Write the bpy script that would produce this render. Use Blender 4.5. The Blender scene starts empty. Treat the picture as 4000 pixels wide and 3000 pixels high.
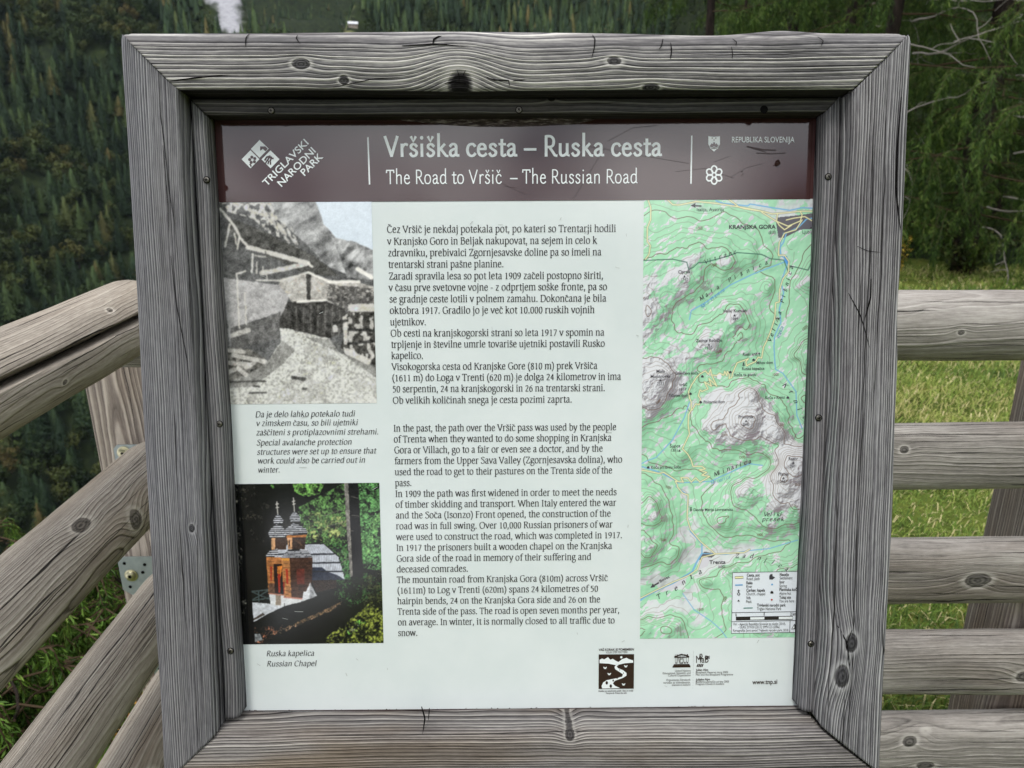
import bpy, math, random
import numpy as np
from mathutils import Matrix, Vector

# ---------------------------------------------------------------- scene, camera, light
S = bpy.context.scene
COL = S.collection
random.seed(7)
EYE = 1.65
F_PX = 2773.0
# world axes written in camera axes (x right, y down, z forward)
W = np.array([[0.99994903, -0.00883234, 0.00489075],
              [-0.00725453, -0.29167874, 0.95648883],
              [-0.00702151, -0.95647556, -0.29172795]])
cam_d = bpy.data.cameras.new('camera')
cam = bpy.data.objects.new('camera', cam_d)
COL.objects.link(cam)
cam.matrix_world = Matrix(((W[0, 0], -W[0, 1], -W[0, 2], 0.0),
                           (W[1, 0], -W[1, 1], -W[1, 2], 0.0),
                           (W[2, 0], -W[2, 1], -W[2, 2], EYE),
                           (0, 0, 0, 1)))
cam_d.sensor_width = 36.0
cam_d.lens = 36.0 * F_PX / 4000.0
cam_d.clip_start = 0.02
cam_d.clip_end = 20000.0
cam_d.dof.use_dof = True
cam_d.dof.focus_distance = 1.0
cam_d.dof.aperture_fstop = 8.0
S.camera = cam

SUN_EL, SUN_AZ = math.radians(62), math.radians(205)     # azimuth clockwise from +Y: behind the camera, a little left
world = bpy.data.worlds.new("World")
S.world = world
world.use_nodes = True
wt = world.node_tree
for n in list(wt.nodes):
    wt.nodes.remove(n)
wo = wt.nodes.new('ShaderNodeOutputWorld')
bg = wt.nodes.new('ShaderNodeBackground')
sky = wt.nodes.new('ShaderNodeTexSky')
sky.sky_type = 'NISHITA'
sky.sun_disc = False
sky.sun_elevation = SUN_EL
sky.sun_rotation = SUN_AZ
sky.altitude = 1600
tc = wt.nodes.new('ShaderNodeTexCoord')
cn = wt.nodes.new('ShaderNodeTexNoise')
cn.inputs['Scale'].default_value = 4.2
cn.inputs['Detail'].default_value = 5.0
cn.inputs['Roughness'].default_value = 0.55
cr = wt.nodes.new('ShaderNodeValToRGB')
cr.color_ramp.elements[0].position = 0.36
cr.color_ramp.elements[0].color = (2.6, 3.0, 4.4, 1)
cr.color_ramp.elements[1].position = 0.68
cr.color_ramp.elements[1].color = (33.0, 33.0, 33.0, 1)
mx = wt.nodes.new('ShaderNodeMix')
mx.data_type = 'RGBA'
mx.inputs[0].default_value = 0.86                         # an overcast sky with some blue left
cmap = wt.nodes.new('ShaderNodeMapping')
cmap.inputs['Location'].default_value = (0.62, 0.3, 0.12)
cmap.inputs['Scale'].default_value = (1.0, 1.0, 1.5)
wt.links.new(tc.outputs['Generated'], cmap.inputs['Vector'])
wt.links.new(cmap.outputs[0], cn.inputs['Vector'])
wt.links.new(cn.outputs['Fac'], cr.inputs[0])
wt.links.new(sky.outputs[0], mx.inputs[6])
wt.links.new(cr.outputs[0], mx.inputs[7])
wt.links.new(mx.outputs[2], bg.inputs['Color'])
bg.inputs['Strength'].default_value = 0.075
wt.links.new(bg.outputs[0], wo.inputs['Surface'])

sun_d = bpy.data.lights.new('sun', 'SUN')
sun_d.energy = 1.5
sun_d.angle = math.radians(14)
sun_d.color = (1.0, 0.965, 0.91)
sun = bpy.data.objects.new('sun', sun_d)
COL.objects.link(sun)
sdir = Vector((math.sin(SUN_AZ) * math.cos(SUN_EL), math.cos(SUN_AZ) * math.cos(SUN_EL), math.sin(SUN_EL)))
sun.rotation_euler = sdir.to_track_quat('Z', 'Y').to_euler()
S.view_settings.view_transform = 'Standard'
S.view_settings.look = 'None'
S.view_settings.exposure = 0.42
S.view_settings.gamma = 1.0
S.cycles.max_bounces = 6
S.cycles.use_denoising = True

# ---------------------------------------------------------------- helpers
def lin(c):
    c = np.asarray(c, float) / 255.0
    return np.where(c <= 0.04045, c / 12.92, ((c + 0.055) / 1.055) ** 2.4)

def rgb(*c):
    return tuple(lin(c)) + (1.0,)

def put(o, parent=None, matrix=None):
    COL.objects.link(o)
    if parent is not None:
        o.parent = parent
    if matrix is not None:
        o.matrix_local = matrix
    return o

def empty(name, loc=(0, 0, 0)):
    o = bpy.data.objects.new(name, None)
    o.empty_display_size = 0.1
    COL.objects.link(o)
    o.location = loc
    return o

def tag(o, label=None, cat=None, group=None, kind=None):
    if label: o['label'] = label
    if cat: o['category'] = cat
    if group: o['group'] = group
    if kind: o['kind'] = kind
    return o

def mesh_np(name, V, Fs, mats=(), mi=None, smooth=False, cols=None):
    """V (n,3); Fs list of int arrays (k,3) / (k,4); optional point colours (linear)."""
    me = bpy.data.meshes.new(name)
    V = np.asarray(V, np.float32)
    me.vertices.add(len(V))
    me.vertices.foreach_set('co', V.ravel())
    Fs = [np.asarray(f, np.int32) for f in Fs if len(f)]
    tot = np.concatenate([np.full(len(f), f.shape[1], np.int32) for f in Fs])
    idx = np.concatenate([f.ravel() for f in Fs])
    st = np.concatenate([[0], np.cumsum(tot)[:-1]]).astype(np.int32)
    me.loops.add(len(idx))
    me.loops.foreach_set('vertex_index', idx)
    me.polygons.add(len(tot))
    me.polygons.foreach_set('loop_start', st)
    me.polygons.foreach_set('loop_total', tot)
    for m in mats:
        me.materials.append(m)
    if mi is not None:
        me.polygons.foreach_set('material_index', np.asarray(mi, np.int32))
    me.update(calc_edges=True)
    me.validate(verbose=False)
    me.polygons.foreach_set('use_smooth', np.full(len(me.polygons), bool(smooth)))
    if cols is not None:
        at = me.color_attributes.new('Col', 'FLOAT_COLOR', 'POINT')
        c4 = np.ones((len(V), 4), np.float32)
        c4[:, :3] = cols
        at.data.foreach_set('color', c4.ravel())
    return me

class MB:
    """collects shapes that become one mesh object"""
    def __init__(self):
        self.v, self.f, self.m, self.n = [], [], [], 0
    def add(self, V, F, mi=0):
        V = np.asarray(V, float)
        for f in F:
            self.f.append(tuple(int(i) + self.n for i in f)); self.m.append(mi)
        self.v.append(V); self.n += len(V)
        return self
    def quad(self, a, b, c, d, mi=0):
        return self.add([a, b, c, d], [(0, 1, 2, 3)], mi)
    def box(self, lo, hi, mi=0, M=None):
        x0, y0, z0 = lo; x1, y1, z1 = hi
        V = np.array([(x0,y0,z0),(x1,y0,z0),(x1,y1,z0),(x0,y1,z0),(x0,y0,z1),(x1,y0,z1),(x1,y1,z1),(x0,y1,z1)], float)
        if M is not None: V = V @ np.asarray(M)[:3, :3].T + np.asarray(M)[:3, 3]
        return self.add(V, [(0,3,2,1),(4,5,6,7),(0,1,5,4),(1,2,6,5),(2,3,7,6),(3,0,4,7)], mi)
    def tube(self, pts, rad, n=8, mi=0, cap=True):
        pts = [np.asarray(p, float) for p in pts]
        rad = list(rad) if hasattr(rad, '__len__') else [rad] * len(pts)
        V = []
        ref = np.array([0.31, 0.2, 0.93])
        for i, p in enumerate(pts):
            t = pts[min(i + 1, len(pts) - 1)] - pts[max(i - 1, 0)]
            t = t / (np.linalg.norm(t) + 1e-12)
            a = np.cross(t, ref); a /= np.linalg.norm(a) + 1e-9
            b = np.cross(t, a)
            for k in range(n):
                th = 2 * math.pi * k / n
                V.append(p + rad[i] * (a * math.cos(th) + b * math.sin(th)))
        F = []
        for i in range(len(pts) - 1):
            for k in range(n):
                k2 = (k + 1) % n
                F.append((i*n + k, i*n + k2, (i+1)*n + k2, (i+1)*n + k))
        if cap:
            F.append(tuple(range(n))[::-1]); F.append(tuple((len(pts)-1)*n + k for k in range(n)))
        return self.add(V, F, mi)
    def lathe(self, prof, n=20, mi=0, M=None):
        V = []
        for r, z in prof:
            for k in range(n):
                th = 2 * math.pi * k / n
                V.append((r * math.cos(th), r * math.sin(th), z))
        F = []
        for i in range(len(prof) - 1):
            for k in range(n):
                k2 = (k + 1) % n
                F.append((i*n + k, i*n + k2, (i+1)*n + k2, (i+1)*n + k))
        F.append(tuple((len(prof)-1)*n + k for k in range(n)))
        V = np.array(V)
        if M is not None: V = V @ np.asarray(M)[:3, :3].T + np.asarray(M)[:3, 3]
        return self.add(V, F, mi)
    def build(self, name, mats, parent=None, matrix=None, smooth=False):
        me = bpy.data.meshes.new(name)
        me.from_pydata(np.concatenate(self.v).tolist(), [], self.f)
        for m in (mats if isinstance(mats, (list, tuple)) else [mats]):
            me.materials.append(m)
        me.polygons.foreach_set('material_index', np.array(self.m, np.int32))
        me.polygons.foreach_set('use_smooth', np.full(len(me.polygons), bool(smooth)))
        me.update()
        return put(bpy.data.objects.new(name, me), parent, matrix)

def _hash(i, j, s):
    h = (i.astype(np.int64) * 374761393 + j.astype(np.int64) * 668265263 + s * 982451653) & 0x7fffffff
    h = ((h ^ (h >> 13)) * 1274126177) & 0x7fffffff
    h = h ^ (h >> 16)
    return (h & 0xffff) / 65535.0

def vn(x, y, s=0):
    x = np.asarray(x, float); y = np.asarray(y, float)
    i = np.floor(x); j = np.floor(y); u = x - i; v = y - j
    u = u*u*(3-2*u); v = v*v*(3-2*v)
    i = i.astype(np.int64); j = j.astype(np.int64)
    a = _hash(i, j, s); b = _hash(i+1, j, s); c = _hash(i, j+1, s); d = _hash(i+1, j+1, s)
    return (a*(1-u)+b*u)*(1-v) + (c*(1-u)+d*u)*v

def fbm(x, y, s=0, o=4):
    r, a, t = 0, 1.0, 0
    for k in range(o):
        r = r + a * vn(x * 2**k + 17.3*k, y * 2**k - 9.1*k, s + k); t += a; a *= 0.5
    return r / t

def sstep(a, b, x):
    t = np.clip((np.asarray(x, float) - a) / (b - a), 0, 1)
    return t*t*(3-2*t)

# ---------------------------------------------------------------- materials
class NT:
    def __init__(self, name):
        self.mat = bpy.data.materials.new(name)
        self.mat.use_nodes = True
        self.t = self.mat.node_tree
        for n in list(self.t.nodes): self.t.nodes.remove(n)
        self.out = self.t.nodes.new('ShaderNodeOutputMaterial')
        self.b = self.t.nodes.new('ShaderNodeBsdfPrincipled')
        self.t.links.new(self.b.outputs[0], self.out.inputs['Surface'])
    def set(self, sock, val):
        if hasattr(val, 'is_linked') or isinstance(val, bpy.types.NodeSocket):
            self.t.links.new(val, sock)
        else:
            sock.default_value = val
    def n(self, typ, out=0, props=None, **kw):
        nd = self.t.nodes.new(typ)
        for k, v in (props or {}).items(): setattr(nd, k, v)
        for k, v in kw.items():
            self.set(nd.inputs[int(k[1:])] if k[0] == '_' and k[1:].isdigit() else nd.inputs[k.replace('_', ' ')], v)
        return nd.outputs[out]
    def m(self, op, a, b=0.0, c=0.0):
        nd = self.t.nodes.new('ShaderNodeMath'); nd.operation = op
        self.set(nd.inputs[0], a)
        if op not in ('SQRT', 'FRACT', 'FLOOR', 'ABSOLUTE', 'EXPONENT', 'SINE', 'COSINE'): self.set(nd.inputs[1], b)
        if op in ('MULTIPLY_ADD', 'SMOOTH_MIN', 'COMPARE'): self.set(nd.inputs[2], c)
        return nd.outputs[0]
    def comb(self, x, y, z):
        return self.n('ShaderNodeCombineXYZ', _0=x, _1=y, _2=z)
    def noise(self, vec, scale=1.0, detail=2.0, rough=0.5, out=0):
        return self.n('ShaderNodeTexNoise', out=out, Vector=vec, Scale=scale, Detail=detail, Roughness=rough)
    def ramp(self, fac, stops):
        nd = self.t.nodes.new('ShaderNodeValToRGB')
        e = nd.color_ramp.elements
        while len(e) < len(stops): e.new(0.5)
        for k, (p, c) in enumerate(stops):
            e[k].position = p
            e[k].color = c if hasattr(c, '__len__') else (c, c, c, 1)
        self.set(nd.inputs[0], fac)
        return nd.outputs[0]
    def mix(self, f, a, b, mode='MIX'):
        nd = self.t.nodes.new('ShaderNodeMix'); nd.data_type = 'RGBA'; nd.blend_type = mode
        self.set(nd.inputs[0], f); self.set(nd.inputs[6], a); self.set(nd.inputs[7], b)
        return nd.outputs[2]
    def maprange(self, v, a, b, c=0.0, d=1.0, smooth=True):
        nd = self.t.nodes.new('ShaderNodeMapRange')
        nd.interpolation_type = 'SMOOTHSTEP' if smooth else 'LINEAR'
        for k, q in enumerate((v, a, b, c, d)): self.set(nd.inputs[k], q)
        return nd.outputs[0]
    def done(self, color=None, rough=0.8, bump=None, bstr=0.5, bdist=0.002, spec=0.3, **kw):
        if color is not None: self.set(self.b.inputs['Base Color'], color)
        self.set(self.b.inputs['Roughness'], rough)
        self.set(self.b.inputs['Specular IOR Level'], spec)
        for k, v in kw.items(): self.set(self.b.inputs[k.replace('_', ' ')], v)
        if bump is not None:
            bn = self.t.nodes.new('ShaderNodeBump')
            bn.inputs['Strength'].default_value = bstr
            bn.inputs['Distance'].default_value = bdist
            self.t.links.new(bump, bn.inputs['Height'])
            self.t.links.new(bn.outputs[0], self.b.inputs['Normal'])
        return self.mat

def flat(name, c, rough=0.7, spec=0.3, **kw):
    N = NT(name)
    return N.done(color=tuple(c)[:3] + (1.0,), rough=rough, spec=spec, **kw)

def wood(name, seed, period=0.006, pith=(0.0, -0.05), cols=((52, 50, 50), (118, 114, 112), (176, 172, 166)),
         wavy=0.012, knots=(), crack=0.5, brown=0.25, sharp=1.0, brownc=(120, 96, 74), fibre=0.5, taper=0.0, crackw=0.06, crackgap=.011, rnd=0.0, stain=0.3, darkknot=False, uneven=1.3):
    """weathered softwood: growth rings about a pith line along local X, knots, fibres, drying cracks"""
    N = NT(name)
    co = N.n('ShaderNodeTexCoord', out=3)
    sep = N.t.nodes.new('ShaderNodeSeparateXYZ'); N.t.links.new(co, sep.inputs[0])
    x, y, z = sep.outputs
    xs = N.m('ADD', x, seed * 3.71)
    w1 = N.m('SUBTRACT', N.noise(N.comb(N.m('MULTIPLY', xs, 2.3), N.m('MULTIPLY', y, 5), N.m('MULTIPLY', z, 5)), 1, 2), 0.5)
    w2 = N.m('SUBTRACT', N.noise(N.comb(N.m('MULTIPLY', xs, 9.0), N.m('MULTIPLY', y, 22), N.m('MULTIPLY', z, 22)), 1, 2), 0.5)
    yy = N.m('SUBTRACT', y, pith[0]); zz = N.m('SUBTRACT', z, pith[1])
    r = N.m('SQRT', N.m('ADD', N.m('MULTIPLY', yy, yy), N.m('MULTIPLY', zz, zz)))
    r = N.m('ADD', r, N.m('MULTIPLY', w1, wavy * 2)); r = N.m('ADD', r, N.m('MULTIPLY', w2, wavy * 0.22))
    if taper: r = N.m('ADD', r, N.m('MULTIPLY', x, taper))
    kd = None; kdd = None
    for kn_ in knots:
        kx, ky, kz, rx, ry, amp = kn_[:6]
        dx = N.m('DIVIDE', N.m('SUBTRACT', x, kx), rx); dy = N.m('DIVIDE', N.m('SUBTRACT', y, ky), ry)
        d2 = N.m('ADD', N.m('MULTIPLY', dx, dx), N.m('MULTIPLY', dy, dy))
        if kz is not None:
            dz = N.m('DIVIDE', N.m('SUBTRACT', z, kz), ry)
            d2 = N.m('ADD', d2, N.m('MULTIPLY', dz, dz))
        g = N.m('EXPONENT', N.m('MULTIPLY', d2, -0.16))
        r = N.m('ADD', r, N.m('MULTIPLY', g, amp))
        if len(kn_) > 6: continue                      # the grain swerves but no knot shows
        d = N.m('ADD', N.m('SQRT', d2), N.m('ADD', N.m('MULTIPLY', w2, 1.2), N.m('MULTIPLY', w1, 1.3)))
        if darkknot and kn_ is knots[0]: kdd = d
        else: kd = d if kd is None else N.m('MINIMUM', kd, d)
    vs = N.n('ShaderNodeTexNoise', props={'noise_dimensions': '1D'}, W=N.m('MULTIPLY', r, 75.0), Scale=1.0, Detail=1.0)
    ph = N.m('ADD', N.m('DIVIDE', r, period), N.m('MULTIPLY', vs, uneven))        # rings of uneven width
    fr = N.m('FRACT', ph); fl = N.m('FLOOR', ph)
    wn = N.n('ShaderNodeTexWhiteNoise', props={'noise_dimensions': '1D'}, W=fl)
    # one ring: slow rise, quick fall, its own brightness
    peak = N.m('MULTIPLY', N.maprange(fr, 0.30, 0.72), N.maprange(fr, 0.92, 0.78))
    dip = N.m('ADD', N.maprange(fr, 0.84, 0.96), N.maprange(fr, 0.16, 0.0))
    dip = N.m('MINIMUM', dip, 1.0)
    wn2 = N.n('ShaderNodeTexWhiteNoise', props={'noise_dimensions': '1D'}, W=N.m('ADD', fl, 31.7))
    ring = N.m('SUBTRACT', N.m('MULTIPLY', peak, N.m('MULTIPLY_ADD', wn, 1.0, 0.20)), N.m('MULTIPLY', dip, N.m('MULTIPLY_ADD', N.m('MULTIPLY', wn2, wn2), 1.2, 0.15)))
    fade = N.noise(N.comb(N.m('MULTIPLY', xs, 11), N.m('MULTIPLY', y, 95), N.m('MULTIPLY', z, 95)), 1, 3, 0.6)
    ring = N.m('MULTIPLY', ring, N.m('MULTIPLY_ADD', fade, 1.5, 0.30))
    fb = N.noise(N.comb(N.m('MULTIPLY', xs, 14), N.m('MULTIPLY', y, 520), N.m('MULTIPLY', z, 520)), 1, 3, 0.6)
    fb2 = N.noise(N.comb(N.m('MULTIPLY', xs, 60), N.m('MULTIPLY', y, 240), N.m('MULTIPLY', z, 240)), 1, 3, 0.7)
    tone = N.noise(N.comb(N.m('MULTIPLY', xs, 3.1), N.m('MULTIPLY', y, 14), N.m('MULTIPLY', z, 14)), 1.0, 4, 0.6)
    val = N.m('ADD', N.m('MULTIPLY', ring, 0.58 * sharp), N.m('MULTIPLY', N.m('SUBTRACT', fb, 0.5), fibre))
    val = N.m('ADD', val, N.m('MULTIPLY', N.m('SUBTRACT', fb2, 0.5), 0.35))
    val = N.m('ADD', val, N.m('MULTIPLY', N.m('SUBTRACT', tone, 0.5), stain * 1.6))
    val = N.m('ADD', val, 0.42)
    c = N.ramp(val, [(0.0, rgb(*cols[0])), (0.42, rgb(*cols[1])), (0.95, rgb(*cols[2]))])
    bt = N.noise(N.comb(N.m('MULTIPLY', xs, 1.7), N.m('MULTIPLY', y, 9), N.m('MULTIPLY', z, 9)), 1.0, 3, 0.6)
    bm = N.m('MULTIPLY', N.maprange(bt, 0.42, 0.7), brown)
    c = N.mix(bm, c, N.mix(val, rgb(*[q * 0.55 for q in brownc]), rgb(*brownc)))
    h = N.m('ADD', N.m('MULTIPLY', ring, 0.9), N.m('MULTIPLY', fb, 0.35))
    # drying cracks along the grain
    sc = N.m('MULTIPLY', N.m('ARCTAN2', z, y), rnd) if rnd else N.m('ADD', y, z)
    sc = N.m('ADD', sc, N.m('MULTIPLY', N.m('SUBTRACT', N.noise(N.comb(N.m('MULTIPLY', xs, 5.0), N.m('MULTIPLY', sc, 25), 0.0), 1, 3, .6), .5), .016))
    cv = N.m('ADD', N.m('DIVIDE', sc, crackgap), 100.0)
    cid = N.m('FLOOR', cv)
    cj = N.n('ShaderNodeTexWhiteNoise', props={'noise_dimensions': '1D'}, W=cid)
    cf = N.m('ABSOLUTE', N.m('ADD', N.m('SUBTRACT', N.m('FRACT', cv), .5), N.m('MULTIPLY', N.m('SUBTRACT', cj, .5), .7)))
    cp = N.noise(N.comb(N.m('MULTIPLY', xs, 2.6), N.m('MULTIPLY', cid, 7.31), 0.0), 1, 2, .5)
    cw = N.m('MULTIPLY', N.maprange(cp, 0.66 - 0.22 * crack, 0.84 - 0.22 * crack), N.m('MULTIPLY_ADD', cj, crackw, crackw * .5))
    crk = N.m('MULTIPLY', N.maprange(N.m('SUBTRACT', cf, cw), 0.035, -0.01), N.maprange(cw, 0.0, crackw * .25))
    c = N.mix(N.m('MULTIPLY', crk, 0.9), c, rgb(24, 22, 22))
    h = N.m('SUBTRACT', h, N.m('MULTIPLY', crk, 1.6))
    for kd, dk_ in ((kd, False), (kdd, True)):
        if kd is None: continue
        inside = N.maprange(kd, 1.05, 0.85)
        kr = N.m('SINE', N.m('ADD', N.m('MULTIPLY', kd, 13.0), N.m('MULTIPLY', fb2, 5.0)))
        kn_c = N.m('ADD', N.m('MULTIPLY_ADD', kr, 0.18, 0.35), N.m('MULTIPLY', N.m('SUBTRACT', fb2, .5), .9))
        kc = N.mix(kn_c, rgb(*[q*.6 for q in cols[0]]), rgb(*cols[1])) if not dk_ else N.mix(kn_c, rgb(10, 9, 9), rgb(46, 44, 44))
        rim = N.m('MULTIPLY', N.maprange(kd, 0.78, 0.98), N.maprange(kd, 1.22, 1.0))
        halo = N.m('MULTIPLY', N.maprange(kd, 1.0, 1.2), N.maprange(kd, 1.9, 1.2))
        c = N.mix(N.m('MULTIPLY', halo, 0.45), c, rgb(*cols[2]))
        c = N.mix(inside, c, kc)
        c = N.mix(N.m('MULTIPLY', rim, 0.5), c, rgb(34, 31, 30))
        h = N.m('SUBTRACT', h, N.m('MULTIPLY', rim, 0.8))
    return N.done(color=c, rough=0.85, bump=h, bstr=0.75, bdist=0.0016, spec=0.18)
# ================================================================= land
def land(x, y):
    """height of the ground (m) at x, y; the camera stands on the flat at 0, 0"""
    x = np.asarray(x, float); y = np.asarray(y, float)
    az = np.degrees(np.arctan2(x, np.maximum(y, 1e-6))); r = np.hypot(x, y)
    az = np.where(y < 0, np.where(x < 0, -90, 90), az)
    D = np.maximum(-1.12 - x, y - (2.3 + np.maximum(x + .25, 0) * 2.6))
    D = np.maximum(D, 0)
    near = -0.72 * (np.sqrt(D*D + .16) - .4) + (fbm(x*.35, y*.35, 5, 3) - .5) * .5 * sstep(.2, 2, D) + (fbm(x*1.3, y*1.3, 8, 2) - .5) * .07
    near = near + sstep(0, 12, y) * -.12
    s = sstep(3, 24, az)
    floor = -235 * (1 - s) - 4 * s
    near = np.maximum(near, floor)
    r0 = 400 * (1 - s) + 26 * s
    slope = .86 * (1 - s) + .46 * s
    rise = np.maximum(r - r0, 0) * slope
    rough = (fbm(x/150, y/150, 21, 4) - .5) * 90 * (1 - .8*s) * sstep(0, 150, rise)
    rough = rough + (1 - np.abs(2*fbm(az/7.0, r*0 + .5, 33, 2) - 1) - .5) * 50 * (1 - s) * sstep(0, 250, rise)
    opp = floor + rise + rough
    lim = np.where(az < -15, 420 * sstep(-17.0, -23.5, az) + 118, 0) + np.where(az >= -15, 118 + 420 * sstep(-12.6, -4.0, az), 0)
    over = opp - lim
    opp = np.where(over > 0, lim + np.minimum(over*.06, 20), opp)
    far = -60 + np.maximum(r - 1150, 0) * .66 + (fbm(x/260, y/260, 41, 5) - .5) * 260 * sstep(1150, 1500, r)
    far = np.minimum(far, 1150)
    return np.maximum(np.maximum(near, np.where(r > r0, opp, -1e4)), np.where(r > 1150, far, -1e4))

HAZE_ON = False
def land_mat():
    N = NT('mountain_ground')
    g = N.n('ShaderNodeNewGeometry', out=0)
    n1 = N.noise(g, .018, 6, .62); n2 = N.noise(g, .12, 4, .6); n3 = N.noise(g, 1.2, 3, .6)
    c = N.ramp(n2, [(.3, rgb(22, 30, 20)), (.6, rgb(44, 54, 30)), (.8, rgb(72, 78, 44))])
    at = N.n('ShaderNodeVertexColor', props={'layer_name': 'Col'})
    sp = N.t.nodes.new('ShaderNodeSeparateColor'); N.t.links.new(at, sp.inputs[0])
    rock = N.mix(N.noise(g, .35, 5, .7), rgb(112, 112, 118), rgb(196, 196, 200))
    c = N.mix(N.maprange(N.m('ADD', sp.outputs[0], N.m('MULTIPLY', N.m('SUBTRACT', n1, .5), 1.3)), .42, .60), c, rock)
    gr = N.ramp(n3, [(.3, rgb(92, 98, 64)), (.7, rgb(138, 136, 98))])
    c = N.mix(N.maprange(N.m('ADD', sp.outputs[1], N.m('MULTIPLY', N.m('SUBTRACT', n2, .5), .7)), .4, .6), c, gr)
    return N.done(color=c, rough=.95, spec=.1)
naz, nr = 440, 250
azs = np.radians(np.linspace(-86, 86, naz)); rs = np.concatenate([[.0], np.geomspace(14, 3600, nr - 1)])
A_, R_ = np.meshgrid(azs, rs)
LX, LY = R_*np.sin(A_), R_*np.cos(A_)
LX[0] = np.sin(azs) * 13.0; LY[0] = np.cos(azs) * 13.0; R_[0] = 13.0
LZ = land(LX, LY)
azd = np.degrees(A_)
scree = np.exp(-((azd + 20.0 + (LZ - 250)/150.0)/1.7)**2) * sstep(60, 160, LZ) * (R_ < 1150) * .74
scree = np.maximum(scree, (.20 + .16*np.sin(azd*1.7 + LZ/160)) * sstep(1250, 1700, R_))
spur = np.exp(-((azd + 12.6)/2.6)**2 - ((R_ - 800)/120)**2) * .62
cols = np.zeros((LX.size, 3)); cols[:, 0] = scree.ravel(); cols[:, 1] = spur.ravel()
i = (np.arange(naz - 1)[None] + np.arange(nr - 1)[:, None]*naz).ravel()
me = mesh_np('hills', np.stack([LX, LY, LZ], -1).reshape(-1, 3), [np.column_stack([i, i + 1, i + 1 + naz, i + naz])], [land_mat()], smooth=True, cols=cols)
tag(put(bpy.data.objects.new('hills', me)), kind='structure')

# unseen slopes added behind the reader to block low sky and darken panel reflections
naz2, nr2 = 150, 40
a2 = np.radians(np.linspace(84, 276, naz2)); A2, R2 = np.meshgrid(a2, np.geomspace(60, 900, nr2))
B2 = R2*np.sin(A2); C2 = R2*np.cos(A2)
ridge = np.tan(np.radians(17 + 10*(fbm(np.degrees(A2)/13.0, A2*0 + 3.3, 131, 4) - .35)))*900
Z2 = -3 + ridge*sstep(0, 1, (R2 - 60)/840)**1.0*np.minimum(1, (R2 - 60)/840*1.05) + (fbm(B2/35, C2/35, 133, 4) - .5)*26*sstep(60, 300, R2)
i = (np.arange(naz2 - 1)[None] + np.arange(nr2 - 1)[:, None]*naz2).ravel()
me = mesh_np('mountain', np.stack([B2, C2, Z2], -1).reshape(-1, 3), [np.column_stack([i, i + naz2, i + 1 + naz2, i + 1])], [flat('added_wooded_slope', lin((44, 56, 38)), .95, .1)], smooth=True)  # added slope out of view, blocks low sky and darkens panel reflections
tag(put(bpy.data.objects.new('mountain', me)), kind='structure')  # added ridge out of view, there to dim the low light

# the ground close by: meadow and the start of the drop
def ground_mat():
    N = NT('meadow_soil')
    g = N.n('ShaderNodeNewGeometry', out=0)
    a = N.noise(g, 2.4, 4, .6); b = N.noise(g, 30, 4, .7)
    c = N.ramp(a, [(.3, rgb(60, 74, 30)), (.55, rgb(92, 104, 44)), (.75, rgb(128, 124, 66))])
    c = N.mix(N.maprange(b, .55, .75), c, rgb(60, 52, 34))
    return N.done(color=c, rough=.95, bump=b, bstr=.8, bdist=.02, spec=.1)
gx_ = np.concatenate([np.linspace(-70, -17, 8), np.linspace(-16, -3, 50), np.linspace(-2.9, 3, 70), np.linspace(3.2, 20, 60), np.linspace(21, 70, 8)]); gy_ = np.concatenate([np.linspace(-70, -7, 8), np.linspace(-6, -.2, 24), np.linspace(0, 4, 60), np.linspace(4.15, 20, 70)])
GX, GY = np.meshgrid(gx_, gy_); keep = (np.hypot(GX, GY) < 16) | ((GY < 1) & (GX > -1.2))
GZ = land(GX, np.maximum(GY, .001)) + .0 * GX
nx = len(gx_); i = (np.arange(nx - 1)[None] + np.arange(len(gy_) - 1)[:, None]*nx).ravel()
F = np.column_stack([i, i + 1, i + 1 + nx, i + nx]); F = F[keep.ravel()[F].all(1)]
me = mesh_np('meadow', np.stack([GX, GY, GZ + .02], -1).reshape(-1, 3), [F], [ground_mat()], smooth=True)
tag(put(bpy.data.objects.new('meadow', me)), kind='structure')

# ================================================================= forest
def leafmat(name, c0, c1, c2, obj=True, sat=1.0):
    N = NT(name)
    if obj: rnd = N.n('ShaderNodeObjectInfo', out=5)
    else:
        at = N.n('ShaderNodeVertexColor', props={'layer_name': 'Col'})
        sp = N.t.nodes.new('ShaderNodeSeparateColor'); N.t.links.new(at, sp.inputs[0]); rnd = sp.outputs[0]
    g = N.n('ShaderNodeNewGeometry', out=0)
    n = N.noise(g, .9 if True else 1, 3, .6)
    c = N.ramp(rnd, [(.0, rgb(*c0)), (.5, rgb(*c1)), (.93, rgb(*c2)), (1.0, rgb(112, 98, 60))])
    c = N.mix(N.m('MULTIPLY', N.m('SUBTRACT', n, .2), .9), N.mix(.35, c, rgb(8, 14, 10)), N.mix(.15, c, rgb(120, 140, 90)))
    return N.done(color=c, rough=.75, spec=.12)
M_CON = leafmat('conifer_needles', (28, 45, 33), (46, 66, 44), (78, 96, 56)); M_DEC = leafmat('broadleaf_foliage', (42, 58, 34), (62, 78, 42), (92, 98, 52))
M_BARK = NT('bark'); _g = M_BARK.n('ShaderNodeTexCoord', out=3); _b = M_BARK.noise(M_BARK.n('ShaderNodeMapping', Vector=_g, Scale=(14, 14, 3)), 1, 5, .7)
M_BARK = M_BARK.done(color=M_BARK.ramp(_b, [(.3, rgb(22, 19, 18)), (.7, rgb(66, 58, 53))]), rough=.95, bump=_b, bstr=.9, bdist=.02, spec=.1)

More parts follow.
